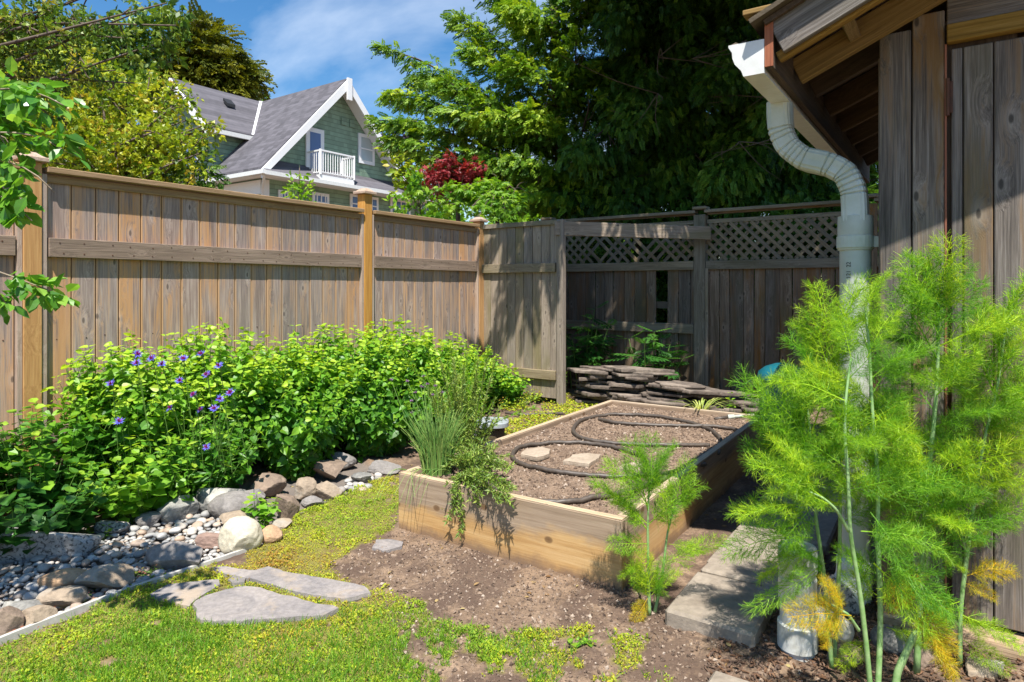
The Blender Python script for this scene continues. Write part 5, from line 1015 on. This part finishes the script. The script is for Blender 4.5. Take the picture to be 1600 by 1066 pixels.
for (p, q) in (((1300, 600), (1265, 480)), ((1292, 560), (1280, 440)), ((1300, 640), (1240, 520)), ((1305, 580), (1340, 430)), ((1300, 620), (1215, 575))): frond(r2, FE(*p, Y+.05), FE(*q, Y+.05))
# middle plant
r3, b = plant(1432, 0, 'tall thick-stemmed feathery fennel in the middle, in front of the shed door edge', 2.0); Y = 2.0
c = stalk(r3, [b, FE(1440, 880, Y), FE(1448, 780, Y), FE(1452, 720, Y), FE(1462, 640, Y), FE(1467, 520, Y), FE(1462, 440, Y)], .0125, .005); auto(r3, c, Y, 15, .27, .42)
for (p, q) in (((1465, 520), (1420, 400)), ((1466, 500), (1480, 370)), ((1466, 520), (1530, 430)), ((1464, 560), (1400, 450)), ((1464, 560), (1380, 520)), ((1466, 500), (1450, 390)), ((1460, 600), (1400, 580)), ((1460, 600), (1530, 560))): frond(r3, FE(*p, Y), FE(*q, Y+RS.uniform(-.1, .05)))
c = stalk(r3, [FE(1440, 900, Y), FE(1452, 850, Y), FE(1475, 780, Y-.03)], .006, .003, 'side_stalk'); auto(r3, c, Y, 5, .24, .3)
for (p, q) in (((1450, 800), (1380, 700)), ((1448, 820), (1530, 760)), ((1450, 780), (1400, 860)), ((1452, 740), (1380, 640))): frond(r3, FE(*p, Y), FE(*q, Y-.1), w=1.1)
# right plant
r4, b = plant(1500, 0, 'feathery fennel farthest right, against the lower shed door', 2.03); Y = 2.03
c = stalk(r4, [b, FE(1500, 950, Y), FE(1512, 861, Y), FE(1526, 752, Y), FE(1537, 690, Y), FE(1560, 600, Y), FE(1570, 520, Y)], .009, .004); auto(r4, c, Y, 13, .25, .42)
for (p, q) in (((1560, 600), (1590, 430)), ((1555, 620), (1520, 470)), ((1560, 590), (1640, 500)), ((1540, 680), (1620, 600)), ((1530, 730), (1620, 690)), ((1526, 750), (1610, 760)), ((1560, 600), (1500, 640)), ((1530, 740), (1470, 700))): frond(r4, FE(*p, Y), FE(*q, Y+RS.uniform(-.1, .03)))
frond(r4, FE(1510, 900, Y), FE(1585, 885, Y-.05), True, 1.3); frond(r4, FE(1505, 910, Y), FE(1560, 935, Y-.05), True, 1.); frond(r4, FE(1500, 960, Y), FE(1600, 1010, Y-.12)); frond(r4, FE(1505, 1000, Y), FE(1580, 1050, Y-.1)); frond(r4, FE(1503, 850, Y), FE(1450, 790, Y))
c = stalk(r4, [FE(1510, 870, Y), FE(1500, 820, Y-.02), FE(1492, 780, Y-.03)], .005, .002, 'side_stalk')
for (p, q, w) in (((1360, 700), (1400, 600), 1.1), ((1365, 720), (1300, 640), 1.1), ((1370, 760), (1430, 700), 1.1), ((1335, 780), (1270, 720), 1.), ((1375, 900), (1310, 860), 1.), ((1372, 850), (1440, 820), 1.), ((1360, 620), (1415, 540), 1.1), ((1355, 560), (1395, 480), 1.)): frond(r1, FE(*p, 1.93), FE(*q, 1.90+RS.uniform(-.05, .08)), w=w)
for (p, q, w) in (((1540, 680), (1585, 620), 1.2), ((1530, 740), (1480, 760), 1.1), ((1520, 800), (1580, 790), 1.1), ((1512, 860), (1545, 830), 1.), ((1500, 940), (1440, 960), 1.), ((1500, 960), (1540, 1000), 1.)): frond(r4, FE(*p, 2.03), FE(*q, 1.98), w=w)
for (p, q, w) in (((1272, 760), (1225, 690), 1.1), ((1288, 890), (1240, 850), 1.), ((1270, 700), (1320, 640), 1.1), ((1275, 800), (1250, 730), 1.1)): frond(r2, FE(*p, 2.02), FE(*q, 1.98), w=w)
for (p, q, w, yl) in (((1380, 940), (1440, 890), 1., 0), ((1385, 980), (1450, 1010), 1., 0), ((1370, 930), (1320, 900), 1., 0), ((1440, 900), (1500, 860), 1., 0), ((1360, 1000), (1310, 1040), .9, 0), ((1435, 900), (1385, 950), 1., 1), ((1450, 850), (1510, 890), 1., 0)): frond(r3, FE(*p, 1.97), FE(*q, 1.93), bool(yl), w=w)
# small fennel by the bed corner
r5, b = plant(1015, 0, 'small fennel with two pale stems in front of the raised bed corner', 2.36); Y = 2.36
c = stalk(r5, [b, FE(1013, 900, Y), FE(1012, 820, Y), FE(1015, 740, Y)], .0085, .003)
for (p, q, w) in (((1013, 830), (930, 745), .9), ((1013, 800), (985, 690), .85), ((1014, 770), (1050, 690), .9), ((1013, 820), (960, 780), 1.), ((1012, 850), (950, 850), 1.), ((1012, 880), (965, 900), .9), ((1013, 820), (1090, 750), .9), ((1012, 780), (1020, 680), 1.), ((1013, 790), (950, 720), 1.), ((1014, 760), (1000, 700), 1.2)): frond(r5, FE(*p, Y), FE(*q, Y+RS.uniform(-.06, .04)), w=w)
c = stalk(r5, [b+np.array([.02, .01, 0]), FE(1035, 900, Y+.02), FE(1043, 830, Y+.02), FE(1058, 780, Y+.02)], .008, .003)
for (p, q, w) in (((1050, 800), (1075, 715), .9), ((1040, 880), (1130, 840), .75), ((1045, 850), (1100, 860), .7), ((1045, 830), (1030, 740), .9), ((1055, 790), (1085, 770), 1.)): frond(r5, FE(*p, Y), FE(*q, Y-.02), w=w)
for (p, q) in (((1015, 940), (1005, 860)), ((1022, 940), (1040, 870)), ((1018, 930), (1060, 890)), ((1012, 930), (985, 880))): frond(r5, FE(*p, Y), FE(*q, Y-.03), w=.9)
frond(r5, FE(1012, 935, Y), FE(988, 972, Y-.06), True, 1.1)

# ------------------------------------------------------------------ trees
def tree(name, label, trunk, tr, cat='tree', mt='bark'):
    root = empty(name, (trunk[0][0], trunk[0][1], 0), label, cat); c = bez(trunk, 20); MB().tube(c, np.linspace(tr, tr*.35, 20), 10).build('trunk', M[mt], root, True); return root
def A3(l): return [at(*p) for p in l]
# apple tree: trunk stands left of the frame, boughs hang into it
ap = tree('apple_tree', 'apple tree reaching in from the left with large glossy leaves close to the camera', [(-3.0, 1.3, 0), (-2.9, 1.4, 1.0), (-2.7, 1.6, 1.9), (-2.6, 1.7, 2.5)], .09)
hub = np.array([-2.75, 1.6, 2.0])
bl = [([hub, at(-120, 160, 1.95), at(40, 130, 1.9), at(100, 165, 1.85)], .10), ([hub, at(-100, 210, 1.95), at(60, 205, 1.85), at(100, 235, 1.8)], .11), ([hub, at(-80, 255, 1.9), at(40, 245, 1.85), at(85, 300, 1.85)], .11), ([hub, at(-120, 300, 1.9), at(0, 290, 1.85), at(50, 345, 1.85)], .07),
      ([hub, at(-150, 380, 1.9), at(-10, 420, 1.85), at(45, 442, 1.85), at(98, 462, 1.85)], .055), ([hub, at(-160, 350, 1.9), at(-40, 390, 1.9), at(12, 480, 1.9)], .06), ([hub, at(-120, 120, 2.), at(20, 160, 2.0)], .14), ([hub, at(-90, 230, 2.), at(20, 190, 2.0)], .13)]
boughs('foliage', bl, LEAF, M['apple'], .052, 1900, ap, tp=.32, droop=.35, flat=.8, wood_mat=M['palebark'], wr=.008, up=.7, along=.4)
bl = [([hub, hub+np.array([RS.uniform(-.3, .3), RS.uniform(-.5, .3), .4]), np.array([RS.uniform(-3.2, -1.6), RS.uniform(1.1, 2.1), RS.uniform(2.35, 3.2)])], .26) for k in range(11)]
boughs('upper_foliage', bl, LEAF, M['apple'], .075, 300, ap, droop=.2, wood_mat=M['palebark'], wr=.02, wname='upper_branches')
# olive-green tree behind the fence at left
t1 = tree('shrub_tree', 'yellow-green leafy tree behind the left fence hiding part of the house', [(-3.9, 6.6, 0), (-3.9, 6.5, 1.2), (-4.0, 6.5, 2.3)], .10)
h1 = np.array([-4.0, 6.5, 2.1]); bl = []
for (x, y, Y, r) in ((80, 130, 6.4, .35), (150, 100, 6.7, .4), (200, 130, 6.6, .4), (250, 170, 6.5, .36), (300, 185, 6.4, .26), (335, 190, 6.3, .16), (290, 150, 6.4, .2), (315, 215, 6.2, .16), (345, 195, 6.2, .10), (275, 125, 6.5, .16), (290, 225, 6.3, .28), (325, 235, 6.2, .12), (230, 215, 6.4, .35), (160, 190, 6.6, .45), (90, 200, 6.4, .45), (60, 250, 6.2, .35), (130, 250, 6.3, .35), (200, 262, 6.2, .32), (265, 262, 6.1, .26), (310, 265, 6.1, .15), (110, 70, 6.8, .35), (235, 110, 6.8, .3), (30, 160, 6.5, .4), (20, 90, 6.8, .4)):
    e = at(x, y, Y); bl.append(([h1, h1+(e-h1)*.5+RS.normal(size=3)*.15+Z3*.05, e], r))
boughs('foliage', bl, CLUMP, M['shrubleaf'], .105, 270, t1, droop=.3, wood_mat=M['bark'], wr=.022)
t2 = tree('overhanging_tree', 'dark-branched tree spreading across the top left corner of the sky', [(-5.6, 5.4, 0), (-5.5, 5.4, 2.0), (-5.0, 5.5, 3.4)], .13)
h2 = np.array([-5.2, 5.4, 3.0]); bl = []
for (x, y, Y, r) in ((20, 20, 5.4, .35), (90, 10, 5.3, .35), (150, 30, 5.2, .3), (60, 70, 5.4, .3), (130, 80, 5.3, .24), (200, 60, 5.2, .16), (225, 15, 5.2, .14), (260, 5, 5.1, .12), (240, 70, 5.2, .12), (180, 110, 5.3, .2), (30, 120, 5.5, .3), (100, 125, 5.4, .22), (210, 130, 5.3, .12), (-20, 60, 5.5, .3), (170, -20, 5.2, .25), (70, -30, 5.2, .4), (275, 40, 5.2, .10)):
    e = at(x, y, Y); bl.append(([h2, h2+(e-h2)*.5+RS.normal(size=3)*.2, e], r))
boughs('foliage', bl, CLUMP, M['topleaf'], .09, 200, t2, droop=.2, wood_mat=M['bark'], wr=.022)
t3 = tree('golden_conifer', 'golden-green conifer rising behind the roof of the green house', [at(320, 1, 33)*np.array([1, 1, 0]), at(320, 150, 33), at(300, 20, 33)], .35)
bl = [([at(300+RS.uniform(-8, 8), y+25, 33), at((300+x)/2, y+5, 32.6), at(x, y, 32.5)], 1.25) for x, y in ((255, 60), (340, 60), (280, 25), (315, 38), (365, 85), (350, 95), (380, 105), (388, 120), (350, 130), (250, 95), (300, 70), (315, 100), (270, 120), (335, 115), (365, 135), (240, 130), (300, 45), (325, 80))]
boughs('foliage', bl, SPRAY, M['goldconifer'], 1.0, 13, t3, droop=.3, wood_mat=M['bark'], wr=.06)
t = tree('small_far_tree', 'small green treetop peeking over the house roof', [at(408, 1, 36)*np.array([1, 1, 0]), at(406, 150, 36)], .2); boughs('foliage', [([at(406, 175, 36), at(398, 150, 36)], .6), ([at(406, 175, 36), at(410, 142, 36)], .5), ([at(406, 175, 36), at(385, 155, 36)], .5)], SPRAY, M['conifer'], .8, 18, t)
# bright drooping yew
t4 = tree('yew_tree', 'bright green evergreen with layered drooping boughs reaching left across the sky', [at(880, 1, 9.8)*np.array([1, 1, 0]), at(880, 300, 9.8), at(870, 100, 9.8), at(860, -80, 9.8)], .16)
def bk(l, Y): return [at(x, y, Y+dy) for x, y, dy in l]
arms = [([(870, 210, 0), (760, 150, -.4), (660, 95, -.6), (592, 72, -.7)], .27), ([(870, 240, 0), (740, 190, -.5), (660, 150, -.6), (602, 146, -.7)], .25), ([(870, 270, 0), (750, 225, -.5), (650, 190, -.8), (590, 188, -.8)], .25), ([(870, 300, 0), (750, 260, -.6), (670, 225, -.8), (608, 215, -.8)], .26),
        ([(870, 160, 0), (800, 80, -.4), (712, 20, -.6)], .26), ([(870, 190, 0), (800, 120, -.5), (730, 72, -.7)], .28), ([(870, 120, 0), (820, 20, -.5), (740, -50, -.6)], .32), ([(870, 200, 0), (760, 170, -.8), (690, 120, -1.0)], .30), ([(870, 230, 0), (790, 190, -.9), (700, 170, -1.1)], .32), ([(870, 290, 0), (800, 240, -.9), (720, 240, -1.1)], .34), ([(880, 110, 0), (860, 40, -.8), (800, 10, -1.2)], .38), ([(880, 200, 0), (860, 130, -.9), (800, 90, -1.1)], .38),
        ([(880, 260, 0), (860, 200, -.9), (820, 170, -1.2)], .40), ([(890, 300, 0), (860, 260, -.9), (810, 250, -1.2)], .40), ([(900, 320, 0), (880, 300, -.9), (840, 300, -1.1)], .38), ([(900, 60, 0), (900, 0, -.8), (880, -40, -1.)], .4), ([(890, 160, 0), (900, 90, -.9), (900, 60, -1.1)], .4), ([(900, 240, 0), (920, 170, -.9), (920, 150, -1.1)], .4), ([(890, 330, 0), (900, 270, -.9), (905, 240, -1.2)], .4), ([(870, 215, .3), (720, 130, .2), (640, 120, .2)], .22), ([(860, 300, .3), (760, 270, 0), (680, 260, 0)], .28), ([(860, 320, .2), (800, 300, -.3), (740, 295, -.4)], .28)]
boughs('foliage', [(bk(l, 9.8), r) for l, r in arms], SPRAY, M['yew'], .165, 820, t4, droop=.45, flat=.55, wood_mat=M['bark'], wr=.03, along=.8)
# dark conifers
for (name, lab, tx, x0, x1, y0, y1, nb, Y) in (('dark_conifer', 'tall dark evergreen towering behind the lattice fence, left of the shed gutter', 1010, 880, 1200, -200, 335, 66, 9.6), ('dark_conifer', 'deeply shaded evergreen filling the gap between the tall conifer and the shed', 1240, 1110, 1400, -180, 335, 70, 9.2)):
    t = tree(name, lab, [at(tx, 1, Y)*np.array([1, 1, 0]), at(tx, 300, Y), at(tx+10, 0, Y), at(tx, -400, Y)], .2); bl = []
    for k in range(nb):
        x = x0+(x1-x0)*((k*.618034+.3) % 1); y = y0+(y1-y0)*(k+.5)/nb; dy = RS.uniform(-1.3, .2); bl.append(([at(tx+(x-tx)*.1, y-50, Y), at(tx+(x-tx)*.6, y-30, Y+dy*.6), at(x, y+10, Y+dy)], RS.uniform(.32, .5)))
    boughs('foliage', bl, SPRAY, M['conifer'], .15, 860, t, droop=.6, flat=.7, wood_mat=M['bark'], wr=.028, along=.6)
    if tx < 1100:
        ov = []
        for k in range(42):
            e = np.array([RS.uniform(.55, 4.3), RS.uniform(5.2, 6.9), 0]); e[2] = 1.2+.447*e[1]+RS.uniform(.5, 1.6); o_ = at(tx, -200, Y); ov.append(([o_, (o_+e)/2+Z3*.5, e], RS.uniform(.22, .42)))
        for k in range(24):
            e = np.array([RS.uniform(2.05, 4.1), RS.uniform(4.4, 5.5), 0]); e[2] = 1.2+.447*e[1]+RS.uniform(.42, 1.0); o_ = at(tx, -200, Y); ov.append(([o_, (o_+e)/2+Z3*.6, e], RS.uniform(.2, .36)))
        for k in range(9):
            e = np.array([RS.uniform(-.45, .8), RS.uniform(4.9, 5.6), 0]); e[2] = 1.2+.447*e[1]+RS.uniform(.35, .9); o_ = at(900, -200, 7.5); ov.append(([o_, (o_+e)/2+Z3*.4, e], RS.uniform(.15, .26)))
        for k in range(9):
            e = np.array([RS.uniform(.6, 5.0), RS.uniform(6.8, 8.4), 0]); e[2] = 1.2+.447*e[1]+RS.uniform(.7, 2.6); o_ = at(tx, -300, Y); ov.append(([o_, (o_+e)/2+Z3*.4, e], RS.uniform(.35, .55)))
        boughs('upper_foliage', ov, SPRAY, M['conifer'], .28, 130, t, droop=.5, wood_mat=M['bark'], wr=.03, wname='upper_branches', twig=False)
    # bare twigs in the shade
    for k in range(5):
        tw = MB()
        p = at(RS.uniform(max(x0, 960), min(x1, 1300)), RS.uniform(60, 260), Y-1.5); 
        for q in range(4): e = p+np.array([RS.normal()*.5, RS.normal()*.2, RS.normal()*.25-.1]); tw.tube(bez([p, (p+e)/2+RS.normal(size=3)*.08, e], 8), np.linspace(.008, .002, 8), 5)
        tw.build('bare_branch', M['bark'], t, True)
hd_ = empty('dark_hedge', Bp(0, -2.0, 0), 'dark hedge foliage low behind the lattice fence', 'hedge'); bl = []
for k in range(34): t_ = -2.6+.17*k; p = Bp(t_, -1.6+RS.uniform(-.3, .3), .1); bl.append(([p, p+Z3*.9, p+Z3*RS.uniform(1.8, 2.3)], .36))
boughs('foliage', bl, SPRAY, M['conifer'], .26, 260, hd_, droop=.2, wood_mat=M['bark'], wr=.02, twig=False)
# maple drape, red maple, others
t8 = tree('green_maple', 'light green maple with lacy leaves draping over the corner of the fence', [at(800, 1, 8.3)*np.array([1, 1, 0]), at(790, 400, 8.2), at(770, 320, 8.1)], .07); h8 = at(780, 330, 8.1)
bl = [([h8, (h8+at(x, y-15, Y))/2+Z3*.15, at(x, y, Y)], r) for x, y, Y, r in ((650, 300, 8.2, .14), (670, 320, 8.1, .14), (690, 295, 8.1, .18), (720, 300, 8.0, .22), (750, 285, 8.0, .24), (780, 290, 7.9, .24), (810, 300, 7.8, .22), (735, 325, 7.7, .2), (765, 330, 7.5, .2), (790, 335, 7.3, .15), (745, 345, 7.35, .10), (815, 330, 7.6, .18), (835, 305, 8.0, .2), (700, 325, 8.0, .16), (770, 300, 7.8, .25))]
boughs('foliage', bl, STAR, M['maple'], .075, 700, t8, droop=.5, flat=.6, wood_mat=M['bark'], wr=.012, up=1.)
t6 = tree('red_maple', 'dark red maple foliage between the green maple and the evergreen', [at(720, 1, 10.5)*np.array([1, 1, 0]), at(715, 300, 10.5), at(710, 250, 10.5)], .07); h6 = at(712, 300, 10.5)
boughs('foliage', [([h6, at(x, y, 8.4)], r) for x, y, r in ((675, 262, .3), (745, 255, .28), (700, 240, .26), (690, 248, .3), (685, 275, .3), (715, 262, .22), (735, 268, .18), (700, 285, .3), (755, 280, .15), (676, 292, .16), (700, 240, .14), (728, 250, .14), (665, 262, .1), (745, 262, .15))], STAR, M['redleaf'], .07, 230, t6, droop=.4, wood_mat=M['bark'], wr=.012)
t7 = tree('yellow_green_tree', 'yellow-green young tree beside the right end of the house gable', [at(655, 1, 14)*np.array([1, 1, 0]), at(650, 320, 14), at(640, 230, 14)], .07, mt='palebark'); h7 = at(650, 300, 14)
boughs('foliage', [([h7, at(x, y, 13.7)], r) for x, y, r in ((608, 222, .28), (620, 240, .3), (640, 225, .36), (640, 265, .4), (615, 262, .22), (660, 250, .4), (660, 285, .4), (625, 290, .25), (600, 232, .14))], LEAF, M['shrubleaf'], .15, 200, t7, droop=.3, wood_mat=M['palebark'], wr=.02)
tp = tree('purple_tree', 'purple-leaved treetop behind the right slope of the house roof', [at(618, 1, 32)*np.array([1, 1, 0]), at(616, 230, 32)], .2); boughs('foliage', [([at(618, 240, 32), at(x, y, 32)], .8) for x, y in ((606, 212), (620, 208), (635, 215), (650, 205))], CLUMP, M['purple'], .6, 20, tp)
sp_ = tree('sapling', 'slender sapling with light leaves peeking above the fence in front of the house', [at(462, 1, 6.6)*np.array([1, 1, 0]), at(464, 400, 6.6), at(468, 262, 6.6)], .012); h9 = at(465, 350, 6.6)
boughs('foliage', [([h9, at(x, y, 6.6)], r) for x, y, r in ((468, 258, .07), (474, 272, .08), (455, 275, .07), (484, 285, .07), (450, 290, .07), (470, 298, .12), (486, 300, .08), (455, 305, .1))], LEAF, M['brightleaf'], .06, 900, sp_, wr=.004, wood_mat=M['stem'])
fs = tree('young_conifer', 'feathery young shrub top showing over the fence left of the house wall', [at(305, 1, 6.3)*np.array([1, 1, 0]), at(305, 400, 6.3), at(303, 232, 6.3)], .012); 
boughs('foliage', [([at(305, y+12, 6.3), at(305+dx, y, 6.3)], .05) for y, dx in ((225, 5), (235, -18), (240, 20), (255, -28), (258, 30), (270, -30), (275, 40), (285, 45), (288, -25))], SPRAY, M['conifer'], .12, 1500, fs, wr=.003, wood_mat=M['stem'])
gs = tree('green_backdrop_tree', 'dense green tree mass far left behind the olive-green tree', [(-8.2, 9.5, 0), (-8.2, 9.5, 3)], .2); bl = []
for k in range(26): p = at(RS.uniform(-120, 260), RS.uniform(20, 300), 9.0); bl.append(([np.array([-8, 9.5, 2.2]), p+Z3*.3, p], .6))
boughs('foliage', bl, CLUMP, M['topleaf'], .22, 60, gs, wood_mat=M['bark'], wr=.03)
ff = empty('far_shrubs', at(680, 1, 16)*np.array([1, 1, 0]), 'far green shrubbery between the house and the evergreens', 'shrub'); bl = []
for k in range(22): p = at(RS.uniform(640, 1000), 0, 13)*np.array([1, 1, 0]); bl.append(([p, p+Z3*1.5, p+Z3*RS.uniform(2.4, 3.6)], .6))
boughs('foliage', bl, CLUMP, M['maple'], .26, 40, ff, wood_mat=M['bark'], wr=.03)

# ------------------------------------------------------------------ lawn, moss
def mosspoly(x, y):
    cm_, cg_ = cover(x, y); return (cm_ > .5) & ~((pip(x, y, [gp(*p)[:2] for p in A_]) | pip(x, y, [gp(*p)[:2] for p in B_]) | pip(x, y, [gp(*p)[:2] for p in C_])))
x, y = RS.uniform(-2.4, 1.3, 330000), None; y = 1.55+ (4.3-1.55)*RS.uniform(0, 1, len(x))**1.25; k = mosspoly(x, y); x, y = x[k], y[k]; n = len(x)
z = ground_z(x, y); hgt = np.clip(1+n2(x, y, 14, 2), .5, 1.7); rr = np.clip(.40+.75*n2(x+3, y, 2.2, 3)+RS.normal(size=n)*.18, 0, 1)
aa = RS.normal(size=(n, 3)); aa[:, 2] = np.abs(aa[:, 2])*.55+.25; s_ = RS.uniform(.004, .0095, n)*hgt
tag(scatter(NARROW[0], NARROW[1], np.column_stack([x, y, z+RS.uniform(0, .010, n)*hgt]), aa, np.tile(Z3, (n, 1))+RS.normal(size=(n, 3))*.6, np.stack([s_*3.6, s_*1.2, s_], 1), rr, 'moss_carpet', M['moss']), 'yellow-green moss and clover carpet covering the lawn', 'moss', kind='stuff')
x = RS.uniform(-1.9, 1.2, 120000); y = RS.uniform(1.5, 2.7, len(x)); dn = n2(x+7, y, 2.4, 3)+(2.32-y)*1.1-.30*(x > .1)-.10*np.maximum(0, x); k = mosspoly(x, y) & (dn > RS.uniform(-.25, .75, len(x))); x, y = x[k], y[k]; n = len(x)
aa = RS.normal(size=(n, 3))*.55; aa[:, 2] = 1.; L = RS.uniform(.016, .038, n)
tag(scatter(BLADE[0], BLADE[1], np.column_stack([x, y, ground_z(x, y)]), aa, RS.normal(size=(n, 3)), np.stack([np.full(n, .0026), L, L], 1), RS.uniform(0, 1, n), 'grass', M['grass']), 'short green grass mixed into the moss in the foreground', 'grass', kind='stuff')
# creeping cover round the bed edge and along the back
G2 = [gp(*p)[:2] for p in [(735, 715), (760, 690), (790, 660), (850, 640), (900, 628), (945, 624), (960, 630), (740, 700)]]
G3 = [gp(*p)[:2] for p in [(780, 640), (790, 615), (880, 612), (910, 625), (880, 636), (830, 645)]]
x, y = RS.uniform(-.6, 1.2, 30000), RS.uniform(3.7, 7.2, 30000); k = (pip(x, y, G2) | pip(x, y, G3)) & (n2(x, y, 4, 3) > -.05); x, y = x[k], y[k]; n = len(x); s_ = RS.uniform(.012, .024, n); aa = RS.normal(size=(n, 3)); aa[:, 2] = .3
tag(scatter(LEAF[0], LEAF[1], np.column_stack([x, y, ground_z(x, y)+RS.uniform(0, .03, n)]), aa, np.tile(Z3, (n, 1))+RS.normal(size=(n, 3))*.4, np.stack([s_*1.3, s_, s_], 1), np.clip(RS.normal(size=n)*.2+.5, 0, 1), 'creeping_cover', M['moss']), 'yellow-green creeping ground cover beside the raised bed', 'ground cover', kind='stuff')
